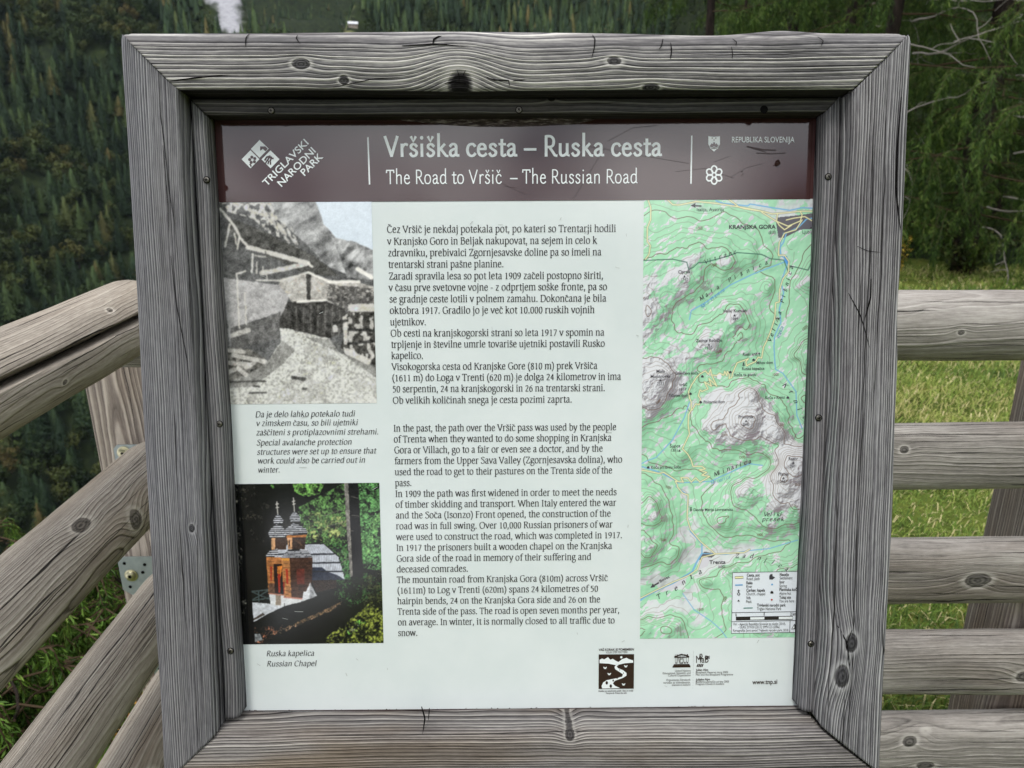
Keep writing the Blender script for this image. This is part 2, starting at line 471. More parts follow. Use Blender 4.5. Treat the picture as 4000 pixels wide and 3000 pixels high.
rng = np.random.default_rng(5)
def conifer_np(seed, whorls=15, per=7, wide=.19, sparse=0.0):
    """unit-height crown of drooping branch sprays -> triangles (n,3,3)"""
    q = np.random.default_rng(seed); T = []
    for k in range(whorls):
        h = .08 + .90*(k/(whorls - 1))**.92
        R = wide*(1 - h)**.82*(1 + .12*q.normal()) + .012
        nb = max(4, int(per*(1.15 - .6*h)))
        a0 = q.random()*6.28
        for b in range(nb):
            if q.random() < sparse: continue
            a = a0 + 6.283*b/nb + q.normal()*.25; r = R*(.75 + .45*q.random()); d = np.array([math.cos(a), math.sin(a), 0]); sdv = np.array([-d[1], d[0], 0])
            base = np.array([0, 0, h + .012]); dr = r*(.35 + .35*q.random())
            mid = base + d*r*.55 + np.array([0, 0, -dr*.35 + .010]); tip = base + d*r + np.array([0, 0, -dr])
            w = r*(.26 + .14*q.random())
            T += [(base, mid + sdv*w, tip), (base, tip, mid - sdv*w), (base + [0, 0, .01], mid + [0, 0, .012], tip + [0, 0, -.02*q.random()])]
            T += [(mid + sdv*w*.6, mid + sdv*w + d*r*.30 + [0, 0, -dr*.5], tip), (mid - sdv*w*.6, tip, mid - sdv*w + d*r*.30 + [0, 0, -dr*.5])]
    T += [(np.array([-.006, 0, .92]), np.array([.006, 0, .92]), np.array([0, 0, 1.02])), (np.array([0, -.006, .92]), np.array([0, .006, .92]), np.array([0, 0, 1.02]))]
    return np.array(T)
def cone_np(seed, n=900, wide=.17, full=.82):
    """unit-height conifer crown: a dark core wrapped in many small drooping sprays set in whorls"""
    q = np.random.default_rng(seed); h = .05 + .95*(1 - np.sqrt(q.random(n))*.985); a = q.random(n)*6.283
    R = wide*(1 - h)**full + .006; wv = (h*15 + .25*np.sin(a*2 + seed)) % 1
    lob = 1 + .30*np.sin(a*5 + np.floor(h*15)*2.4 + seed) * (.4 + .6*q.random(n))
    r = R*(.70 + .38*(1 - wv))*lob
    c, s_ = np.cos(a), np.sin(a); P = np.stack([r*c, r*s_, h], -1); D = np.stack([c*.75, s_*.75, -.45 - .5*q.random(n)], -1); Sd = np.stack([-s_, c, .3*q.normal(size=n)], -1)
    w = (.010 + .014*q.random(n))*(1.25 - .6*h); l = (.022 + .030*q.random(n))*(1.25 - .6*h)
    T = np.stack([P - Sd*w[:, None], P + Sd*w[:, None], P + D*l[:, None]], 1)
    hs = np.linspace(.06, .97, 6); th = np.linspace(0, 6.283, 8)[:-1]; K = []
    ring_ = lambda hh: np.stack([np.cos(th)*wide*.55*(1 - hh)**full, np.sin(th)*wide*.55*(1 - hh)**full, np.full(7, hh)], -1)
    for a_, b_ in zip(hs[:-1], hs[1:]):
        A, B = ring_(a_), ring_(b_)
        for k in range(7): K += [(A[k], A[(k+1) % 7], B[k]), (B[k], A[(k+1) % 7], B[(k+1) % 7])]
    return np.concatenate([T, np.array(K)])
def broad_np(seed, n=170):
    q = np.random.default_rng(seed); T = []
    blobs = [(q.normal()*.13, q.normal()*.13, .34 + .50*q.random(), .13 + .10*q.random()) for _ in range(9)]
    for k in range(n):
        bx, by, bz, br = blobs[k % 9]; v = q.normal(size=3); v /= np.linalg.norm(v); c = np.array([bx, by, bz]) + v*br*(.7 + .4*q.random())*[1, 1, .9]
        u = np.cross(v, q.normal(size=3)); u /= np.linalg.norm(u); w = np.cross(u, v); s_ = (.036 + .05*q.random())*(1 if n < 200 else .62)
        T += [(c - u*s_, c + w*s_*.8 + v*.01, c + u*s_), (c - u*s_*.7, c + u*s_*.9 - w*.2*s_, c - w*s_ - v*.02)]
    return np.array(T)
PROTO = [cone_np(1, 900, .23, .72), cone_np(2, 850, .20, .8), cone_np(3, 950, .27, .62), cone_np(4, 800, .22, .9), broad_np(5, 420), broad_np(6, 420)]
LITE = [cone_np(11, 150, .23, .75), cone_np(12, 140, .20), cone_np(13, 150, .26, .65), cone_np(14, 130, .23), broad_np(15, 70), broad_np(16, 70)]
LITE = [np.concatenate([t[:-70] if k > 3 else t]) for k, t in enumerate(LITE)]
def crown_normals(T, con):
    """normals of the crown as a soft volume; triangles turned to face the same way"""
    if con: N_ = np.concatenate([T[..., :2], np.zeros(T.shape[:2] + (1,))], -1); N_ /= np.linalg.norm(N_, axis=-1, keepdims=True) + 1e-6; N_ = N_*.85 + [0, 0, .5]
    else: N_ = T - [0, 0, .5]
    N_ = N_ + np.random.default_rng(3).normal(size=T.shape[:1] + (1, 3))*.32
    N_ /= np.linalg.norm(N_, axis=-1, keepdims=True) + 1e-6
    g = np.cross(T[:, 1] - T[:, 0], T[:, 2] - T[:, 0]); fl = (g*N_.mean(1)).sum(-1) < 0
    T = T.copy(); N_ = N_.copy(); T[fl] = T[fl][:, ::-1]; N_[fl] = N_[fl][:, ::-1]
    return T, N_
def set_normals(me, N_):
    me.polygons.foreach_set('use_smooth', np.ones(len(me.polygons), bool))
    at = me.attributes.new('custom_normal', 'FLOAT_VECTOR', 'POINT'); at.data.foreach_set('vector', np.asarray(N_, np.float32).ravel()); me.update()
def tri_mesh(name, T, mat, cols=None, con=None):
    if con is not None: T, N_ = crown_normals(T, con)
    me = mesh_np(name, T.reshape(-1, 3), [np.arange(len(T)*3).reshape(-1, 3)], [mat] if not isinstance(mat, list) else mat, cols=cols)
    if con is not None: set_normals(me, N_.reshape(-1, 3))
    return me

# where trees stand: jittered rows up the far slope
pos = []
for az0, az1, r0, r1, st in ((-60, -24, 395, 980, 8.6), (-24, 27, 395, 1000, 10.5), (-24, -11, 1000, 2300, 17.0), (-12, 32, 560, 1080, 9.0), (15, 62, 60, 320, 7.2)):
    r = r0
    while r < r1:
        n_ = int(r * math.radians(az1 - az0) / st)
        a = az0 + (az1 - az0) * (np.arange(n_) + rng.random(n_)) / max(n_, 1); rr = r + rng.random(n_)*st*.8
        pos.append(np.column_stack([rr*np.sin(np.radians(a)), rr*np.cos(np.radians(a)), np.full(n_, 0 if az0 < 15 else 1)])); r += st*(.80 if r < 1000 else 1.0)
pos = np.concatenate(pos); px_, py_ = pos[:, 0], pos[:, 1]
pz = land(px_, py_); pr_ = np.hypot(px_, py_); pa = np.degrees(np.arctan2(px_, py_))
okp = np.ones(len(pos), bool)
scr = np.exp(-((pa + 20.0 + (pz - 250)/150.0)/1.7)**2) * sstep(60, 160, pz) * (pr_ < 1150)
okp &= (scr + (fbm(px_*.018, py_*.018, 55, 3) - .5)*.9 < .55) & (np.exp(-((pa + 12.6)/2.6)**2 - ((pr_ - 800)/120)**2) < .42)
okp &= ~((pr_ > 1200) & (fbm(px_/90, py_/90, 56, 3) < .40))
okp &= fbm(px_/30, py_/30, 57, 2) > .24
pos, px_, py_, pz, pr_, pa = (q[okp] for q in (pos, px_, py_, pz, pr_, pa))
hgt_t = (15 + 12*rng.random(len(px_))) * np.where(pr_ > 1100, .75, 1.0) * np.where(pos[:, 2] > 0, .7, 1)
decid = (fbm(px_/70, py_/70, 61, 3) + .22*rng.random(len(px_)) > .69)
decid &= ~((pos[:, 2] > 0) & (pr_ < 150))
kind_ = np.where(decid, 4 + (rng.random(len(px_)) > .5), (rng.random(len(px_))*4).astype(int)); hgt_t = np.where(decid, hgt_t*.78, hgt_t)
# picture position, to know which of them the photograph shows
vc = (np.column_stack([px_, py_, pz + hgt_t*.6 - EYE])) @ W
ix, iy = 2000 + F_PX*vc[:, 0]/vc[:, 2], 1500 + F_PX*vc[:, 1]/vc[:, 2]
show = (vc[:, 2] > 0) & (((ix > 20) & (ix < 560) & (iy > 20) & (iy < 2150) & ~((iy > 1330) & (iy < 1640) & (ix < 430))) )
order = np.argsort(np.where(show, pr_, 1e9))[:270]
single = np.zeros(len(px_), bool); single[order] = show[order]
print('trees', len(px_), 'single', int(single.sum()))
names = ['spruce_tree']*4 + ['broadleaf_tree']*2
crown_me = [tri_mesh('crown', PROTO[k], M_CON if k < 4 else M_DEC, con=k < 4) for k in range(6)]
tk = MB().tube([(0, 0, -.04), (0, 0, .3), (0, 0, .8)], [.016, .012, .004], 6)
tk_o = tk.build('trunk', M_BARK); trunk_me = tk_o.data; bpy.data.objects.remove(tk_o)
LAB = {0: ('dark green conical spruce in the steep forest across the valley', 'spruce trees of the forest across the valley'), 1: ('paler round-crowned broadleaf tree among the spruces across the valley', 'broadleaf trees of the forest across the valley')}
for t in np.nonzero(single)[0]:
    k = int(kind_[t]); o = empty(names[k], (float(px_[t]), float(py_[t]), float(pz[t] - .3)))
    o.rotation_euler.z = float(rng.random()*6.28); h = float(hgt_t[t]); o.scale = (h*(.9 + .25*rng.random()), h*(.9 + .25*rng.random()), h)
    tag(o, LAB[int(k > 3)][0], 'tree', LAB[int(k > 3)][1])
    put(bpy.data.objects.new('crown', crown_me[k]), o); put(bpy.data.objects.new('trunk', trunk_me), o)
rest = np.nonzero(~single)[0]
TT, CC, MI, NN = [], [], [], []
for k in range(6):
    q = rest[kind_[rest] == k]
    for lite in (0, 1):
        sel = q[(((ix[q] < 620) & (ix[q] > -250) & (pr_[q] < 900)) | (pos[q, 2] > 0)) != bool(lite)]
        if not len(sel): continue
        P, PN = crown_normals((PROTO, LITE)[lite][k], k < 4); th = rng.random(len(sel))*6.28; h = hgt_t[sel]; wd = h*(.9 + .3*rng.random(len(sel)))
        c, s_ = np.cos(th)[:, None, None], np.sin(th)[:, None, None]
        X = (P[None, ..., 0]*c - P[None, ..., 1]*s_)*wd[:, None, None] + px_[sel][:, None, None]; Y = (P[None, ..., 0]*s_ + P[None, ..., 1]*c)*wd[:, None, None] + py_[sel][:, None, None]; Z = P[None, ..., 2]*h[:, None, None] + pz[sel][:, None, None] - .3
        TT.append(np.stack([X, Y, Z], -1).reshape(-1, 3, 3)); v = rng.random(len(sel))
        NN.append(np.stack([PN[None, ..., 0]*c - PN[None, ..., 1]*s_, PN[None, ..., 0]*s_ + PN[None, ..., 1]*c, np.repeat(PN[None, ..., 2], len(sel), 0)], -1).reshape(-1, 3))
        CC.append(np.repeat(v, P.shape[0]*3)); MI.append(np.full(len(sel)*P.shape[0], int(k > 3)))
T = np.concatenate(TT); cc = np.concatenate(CC)
M_CONS = leafmat('far_needles', (28, 45, 33), (46, 66, 44), (78, 96, 56), False); M_DECS = leafmat('far_leaves', (42, 58, 34), (62, 78, 42), (92, 98, 52), False)
me = mesh_np('forest', T.reshape(-1, 3), [np.arange(len(T)*3).reshape(-1, 3)], [M_CONS, M_DECS], mi=np.concatenate(MI), cols=np.repeat(cc[:, None], 3, 1))
set_normals(me, np.concatenate(NN))
tag(put(bpy.data.objects.new('forest', me)), kind='stuff')
print('forest tris', len(T))

# ---- the blue air of the valley
Nh = bpy.data.materials.new('valley_air'); Nh.use_nodes = True; th_ = Nh.node_tree
for n_ in list(th_.nodes): th_.nodes.remove(n_)
vo = th_.nodes.new('ShaderNodeOutputMaterial'); pv = th_.nodes.new('ShaderNodeVolumePrincipled')
pv.inputs['Color'].default_value = (.72, .84, 1.0, 1); pv.inputs['Density'].default_value = 2.2e-5
th_.links.new(pv.outputs[0], vo.inputs['Volume'])
hz_ = MB().box((-3800, -1000, -420), (3800, 4200, 1700)).build('haze', Nh); tag(hz_, kind='stuff')

# ---- mountain hut on its grassy spur
def at_az(az, r): 
    a = math.radians(az); x, y = r*math.sin(a), r*math.cos(a); return x, y, float(land(x, y))
hd = W @ np.array([(1378 - 2000)/F_PX, (88 - 1500)/F_PX, 1.0]); hd /= math.hypot(hd[0], hd[1])
rr_ = np.arange(500., 1140., 4.); lz = land(hd[0]*rr_, hd[1]*rr_); el = hd[2]*rr_ + EYE
hit = rr_[np.argmax(lz > el - 3)] if (lz > el - 3).any() else 820.0
hx, hy = hd[0]*hit, hd[1]*hit; hz = float(min(hd[2]*hit + EYE, land(hx, hy) + 6)) - 4
print('hut', hit, hx, hy, hz, float(land(hx, hy)))
hut_o = empty('mountain_hut', (hx, hy, hz)); hut_o.rotation_euler.z = .25; hut_o.scale = (.62, .62, .62)
tag(hut_o, 'tiny pale mountain hut on a grassy spur far up the valley', 'hut')
MB().box((-7, -4, -4), (7, 4, 4)).build('wall', flat('hut_plaster', lin((150, 140, 128))), hut_o)
mb = MB(); mb.add([(-8, -5, 3.8), (8, -5, 3.8), (8, 5, 3.8), (-8, 5, 3.8), (-8, 0, 8), (8, 0, 8)], [(0, 1, 5, 4), (2, 3, 4, 5), (1, 2, 5), (3, 0, 4), (0, 3, 2, 1)]); mb.build('roof', flat('hut_metal_roof', lin((206, 208, 212)), .45), hut_o)
for xx in (-4.5, 0, 4.5): MB().box((xx - .8, -4.06, .6), (xx + .8, -3.9, 2.2)).build('window', flat('hut_window', lin((46, 48, 52)), .3), hut_o)
# ================================================================= timber fence
fence = empty('log_fence', (-.9, 1.6, 0))
tag(fence, 'weathered log fence turning a corner behind the information board', 'fence')
FI = Matrix.Translation((.9, -1.6, 0))
def log_mesh(L, ry, rz, expo=2.0, taper=0.0, seed=1, n=120, m=48, split=None, round_end=0.0, wob=.003):
    """log along local X from 0 to L"""
    th = np.linspace(0, 2*math.pi, m, endpoint=False)
    if split:   # crowd points round the split
        a0 = split[0]; th = a0 + np.sign(np.linspace(-1, 1, m, endpoint=False)) * np.abs(np.linspace(-1, 1, m, endpoint=False))**1.7 * math.pi
    cx, sx = np.cos(th), np.sin(th)
    k = (np.abs(cx)**expo + np.abs(sx)**expo)**(-1/expo)
    t = np.linspace(0, 1, n); X = np.repeat((t*L)[:, None], m, 1)
    sc = 1 + taper*(t - .5)[:, None]
    sc = sc * (1 + (fbm(X*2.2, np.cos(th)[None]*1.4 + seed*7, seed, 3) - .5)*.09 + (fbm(X*9, th[None]*2.2 + seed*7, seed + 2, 3) - .5)*.028)
    if round_end: sc = sc * (1 - .20*np.exp(-t[:, None]*L/round_end)) 
    if split:
        a0, dep, wd, drift = split
        dth = (th[None] - a0 - drift*(t[:, None] - .5) - .05*np.sin(t[:, None]*9) + math.pi) % (2*math.pi) - math.pi
        sc = sc - dep*np.exp(-(dth/wd)**4) * sstep(1.02, .9, t)[:, None]
    Y = k*cx*ry*sc; Z = k*sx*rz*sc
    V = np.stack([X, Y + wob*np.sin(X*5 + seed), Z + wob*np.cos(X*4 + seed*2)], -1).reshape(-1, 3)
    i = (np.arange(m)[None] + np.arange(n - 1)[:, None]*m).ravel(); j = (np.roll(np.arange(m), -1)[None] + np.arange(n - 1)[:, None]*m).ravel()
    return MB().add(V, [tuple(q) for q in np.column_stack([i, j, j + m, i + m])] + [tuple(range(m))[::-1], tuple((n-1)*m + q for q in range(m))])
LOGC = ((76, 69, 63), (160, 151, 139), (222, 214, 200))
LOGR = ((66, 63, 61), (145, 140, 134), (206, 201, 194))
# right run, parallel to the board: top rail round, lower rails sawn flatter
right = [(1.316, .068, .0755, 2.1), (1.012, .05, .0775, 2.7), (.711, .05, .0815, 2.7), (.451, .05, .084, 2.7), (.198, .05, .091, 2.7)]
kn = [[(3.25, -.05, .03, .010, .008, -.006), (3.10, .0, -.0, .012, .008, -.006)]]
for q, (z, ry, rz, ex) in enumerate(right):
    x0 = -.83 if q == 0 else -.78
    # knots at the places the photograph shows them
    def kp(px, py):
        d = W @ np.array([(px - 2000)/F_PX, (py - 1500)/F_PX, 1.0]); t_ = (1.5 - ry)/d[1]; return d[0]*t_ - x0, d[2]*t_ + EYE - z
    KN = {0: [(3645, 1200, .009, .006, .006), (3753, 1299, .008, .006, .006)], 1: [(3536, 1759, .010, .009, .008), (3492, 1690, .020, .012, .010)], 2: [(3822, 2270, .026, .016, .022)], 3: [(4000, 2640, .02, .014, .02)], 4: [(3628, 2856, .014, .012, .014), (3553, 2902, .018, .015, .016), (3612, 2984, .022, .011, .012)]}[q]
    ks = []
    for px, py, rx_, rz_, am in KN:
        a_, b_ = kp(px, py); ks.append((a_, -ry, b_, rx_, rz_, -am))
    m_ = wood('fence_wood_%s' % ['round', 'sawn', 'stained', 'pale', 'knotty'][q], 10 + q, .0085 if q else .012, (.05, (-.12, .1, -.2, .12, -.1)[q]), LOGR, .022, ks, crack=.8, brown=(.25, .35, .35, .35, .55)[q], sharp=.22, fibre=.6, crackw=.07, crackgap=.014, rnd=(.075 if q == 0 else 0), stain=.5)
    log_mesh(3.4 - x0, ry, rz, ex, .02, 60 + q, 150, 44, wob=.0025).build('rail', m_, fence, FI @ Matrix.Translation((x0, 1.5, z)), smooth=True)
# left run, coming towards the reader
left = [(1.360, .0770, .0770, 1.515, (.52, .80, .085, .55)), (1.003, .074, .076, 1.50, None), (.692, .067, .069, 1.49, None), (.452, .066, .068, 1.48, None)]
for q, (z, ry, rz, y1, sp) in enumerate(left):
    ks = {0: [(.20, .06, .055, .010, .007, -.004), (.40, .078, -.02, .008, .006, -.004)], 1: [(.25, .072, .012, .017, .020, -.014), (.36, .04, .066, .02, .012, -.010)], 2: [(.055, .04, .055, .020, .012, -.01)], 3: [(.33, .06, .02, .026, .020, -.012)]}[q]
    m_ = wood('log_wood_%s' % ['split', 'knotty', 'banded', 'pale'][q], 20 + q, (.006, .0046, .0044, .007)[q], ((-.3, .2), (-.18, .06), (-.2, .02), (-.06, .05))[q], LOGC, (.012, .012, .012, .01)[q], ks, crack=.85, brown=(.3, .35, .3, .8)[q], brownc=(150, 126, 98), sharp=(.14, .42, .42, .26)[q], fibre=.45, taper=(.0, .012, .014, .0)[q], crackw=.075, crackgap=.013, rnd=.075, stain=.32)
    # local X runs from the corner towards the reader (-Y in the world); local Y = +X world side
    log_mesh(2.9, ry, rz, 2.0, .02, 70 + q, 170, 96 if sp else 48, sp, .012, .003).build('rail', m_, fence, FI @ Matrix.Translation((-.80, y1, z)) @ Matrix.Rotation(-math.pi/2, 4, 'Z') @ Matrix.Rotation(math.radians(3.2), 4, 'Y'), smooth=True)
m_post = wood('post_wood', 30, .0085, (-.11, .02), ((74, 68, 64), (140, 130, 122), (196, 186, 174)), .012, (), crack=.5, brown=.5, brownc=(150, 122, 98), sharp=.7, fibre=.5)
def post_mesh(w, d, h):
    r = .008; pr = [(-w/2 + r, -d/2), (w/2 - r, -d/2), (w/2, -d/2 + r), (w/2, d/2 - r), (w/2 - r, d/2), (-w/2 + r, d/2), (-w/2, d/2 - r), (-w/2, -d/2 + r)]
    n = 30; m = 8; V = []
    for i in range(n):
        t = h*i/(n - 1)
        for k, (a, b) in enumerate(pr): V.append((t, a + .002*math.sin(t*7 + k), b + .002*math.cos(t*5 + k)))
    F = [(i*m + k, i*m + (k + 1) % m, (i+1)*m + (k + 1) % m, (i+1)*m + k) for i in range(n-1) for k in range(m)]
    return MB().add(V, F + [tuple(range(m))[::-1], tuple((n-1)*m + k for k in range(m))])
UP = Matrix.Rotation(-math.pi/2, 4, 'Y')
post_mesh(.13, .17, 1.31).build('post', m_post, fence, FI @ Matrix.Translation((-.915, 1.665, -.05)) @ UP)
post_mesh(.15, .12, 1.27).build('post', m_post, fence, FI @ Matrix.Translation((1.33, 1.625, -.05)) @ UP)
post_mesh(.15, .12, 1.27).build('post', m_post, fence, FI @ Matrix.Translation((3.3, 1.625, -.05)) @ UP)
post_mesh(.13, .13, 1.27).build('post', m_post, fence, FI @ Matrix.Translation((-.92, -.6, -.05)) @ UP)
M_ZINC = NT('zinc_steel'); M_ZINC = M_ZINC.done(color=rgb(120, 117, 110), rough=0.42, Metallic=1.0)
M_HOLE = flat('dark_recess', lin((16, 15, 15)), .9, .1)
# galvanised plates that tie the left rails to the corner post
Ng = NT('galvanised_plate'); cg = Ng.n('ShaderNodeTexCoord', out=3); ng = Ng.n('ShaderNodeTexVoronoi', out=1, Vector=cg, Scale=160.0)
M_GALV = Ng.done(color=Ng.mix(Ng.noise(cg, 40, 4, .6), rgb(132, 140, 142), rgb(178, 186, 188)), rough=.42, Metallic=.85)
M_BOLT = NT('yellow_zinc').done(color=rgb(186, 180, 150), rough=.28, Metallic=1.0)
def plate(px, py, w, h, holes, bolts):
    d = W @ np.array([(px - 2000)/F_PX, (py - 1500)/F_PX, 1.0]); Y = 1.575; t_ = Y/d[1]
    mb = MB(); c = .010; P = [(c, 0), (w - c, 0), (w, -c), (w, -h + c), (w - c, -h), (c*2, -h), (0, -h + c*1.5), (0, -c)]
    mb.add([(x, 0, z) for x, z in P] + [(x, .003, z) for x, z in P], [tuple(range(8))[::-1], tuple(range(8, 16))] + [(i, (i+1) % 8, 8 + (i+1) % 8, 8 + i) for i in range(8)])
    for hx_, hz_ in holes: mb.lathe([(.0042, -.0002), (.0042, .0004)], 12, 1, Matrix.Translation((hx_, -.0006, hz_)) @ Matrix.Rotation(math.pi/2, 4, 'X'))
    o = mb.build('bracket', [M_GALV, M_HOLE], fence, FI @ Matrix.Translation((d[0]*t_, Y, d[2]*t_ + EYE)))
    for bx_, bz_ in bolts:
        b = MB(); b.lathe([(.0165, 0), (.0165, .0016), (.0125, .002), (.0125, .0032), (.011, .0062), (.006, .0074), (.0042, .0074), (.0042, .0046), (.0005, .0046)], 20, 0)
        for k in range(3): b.box((-.0048, -.0012, .0076), (.0048, .0012, .0079), 1, Matrix.Rotation(k*math.pi/3, 4, 'Z'))
        b.build('bolt', [M_BOLT, M_HOLE], o, Matrix.Translation((bx_, -.0004, bz_)) @ Matrix.Rotation(math.pi/2, 4, 'X'))
plate(440, 1738, .13, .10, [(.02, -.075), (.10, -.02)], [(.024, -.020)])
plate(456, 2176, .13, .108, [(.016, -.018), (.066, -.022), (.058, -.044), (.020, -.085)], [(.028, -.052)])
plate(596, 2590, .12, .105, [(.016, -.018)], [(.030, -.050)])
# ---------------------------------------------------------------- board frame: photo measurements -> plane of the board
LEAN = math.radians(11.5)
BO = Vector((0.00489, 0.95649, EYE - 0.29173))           # point of the panel on the lens axis
_bx = W @ np.array([1.0, 0, 0])
def BT(px, py, z=0.0):
    """a measured photograph point lying z metres in front of the panel -> (x, y) on the board"""
    d = W @ np.array([(px - 2000) / F_PX, (py - 1500) / F_PX, 1.0])
    up = np.array([0, math.sin(LEAN), math.cos(LEAN)]); nz = np.array([0, -math.cos(LEAN), math.sin(LEAN)])
    o = np.array([BO.x, BO.y, BO.z - EYE]) + nz * z
    p = d * ((o @ nz) / (d @ nz)) - o
    return float(p[0]), float(p @ up)

def crop(ox, oy, s):
    return lambda x, y: BT(ox + x * s, oy + y * s)
c1 = crop(0, 0, .63291); c2 = crop(1300, 0, .63291); c3 = crop(2600, 0, .63291)
c7 = crop(1300, 2000, .63291); c8 = crop(2600, 2000, .63291); c6 = crop(0, 2000, .63291)
ct1 = crop(1480, 850, .45208); ct2 = crop(1480, 1600, .45208); ct3 = crop(1480, 2100, .45208)
m4 = crop(2480, 760, .34358); m5 = crop(2480, 1330, .34358); m6 = crop(2480, 1900, .37365)
bw = crop(840, 760, .50633); ch = crop(880, 1860, .41)
ov = crop(0, 0, 1.80832)

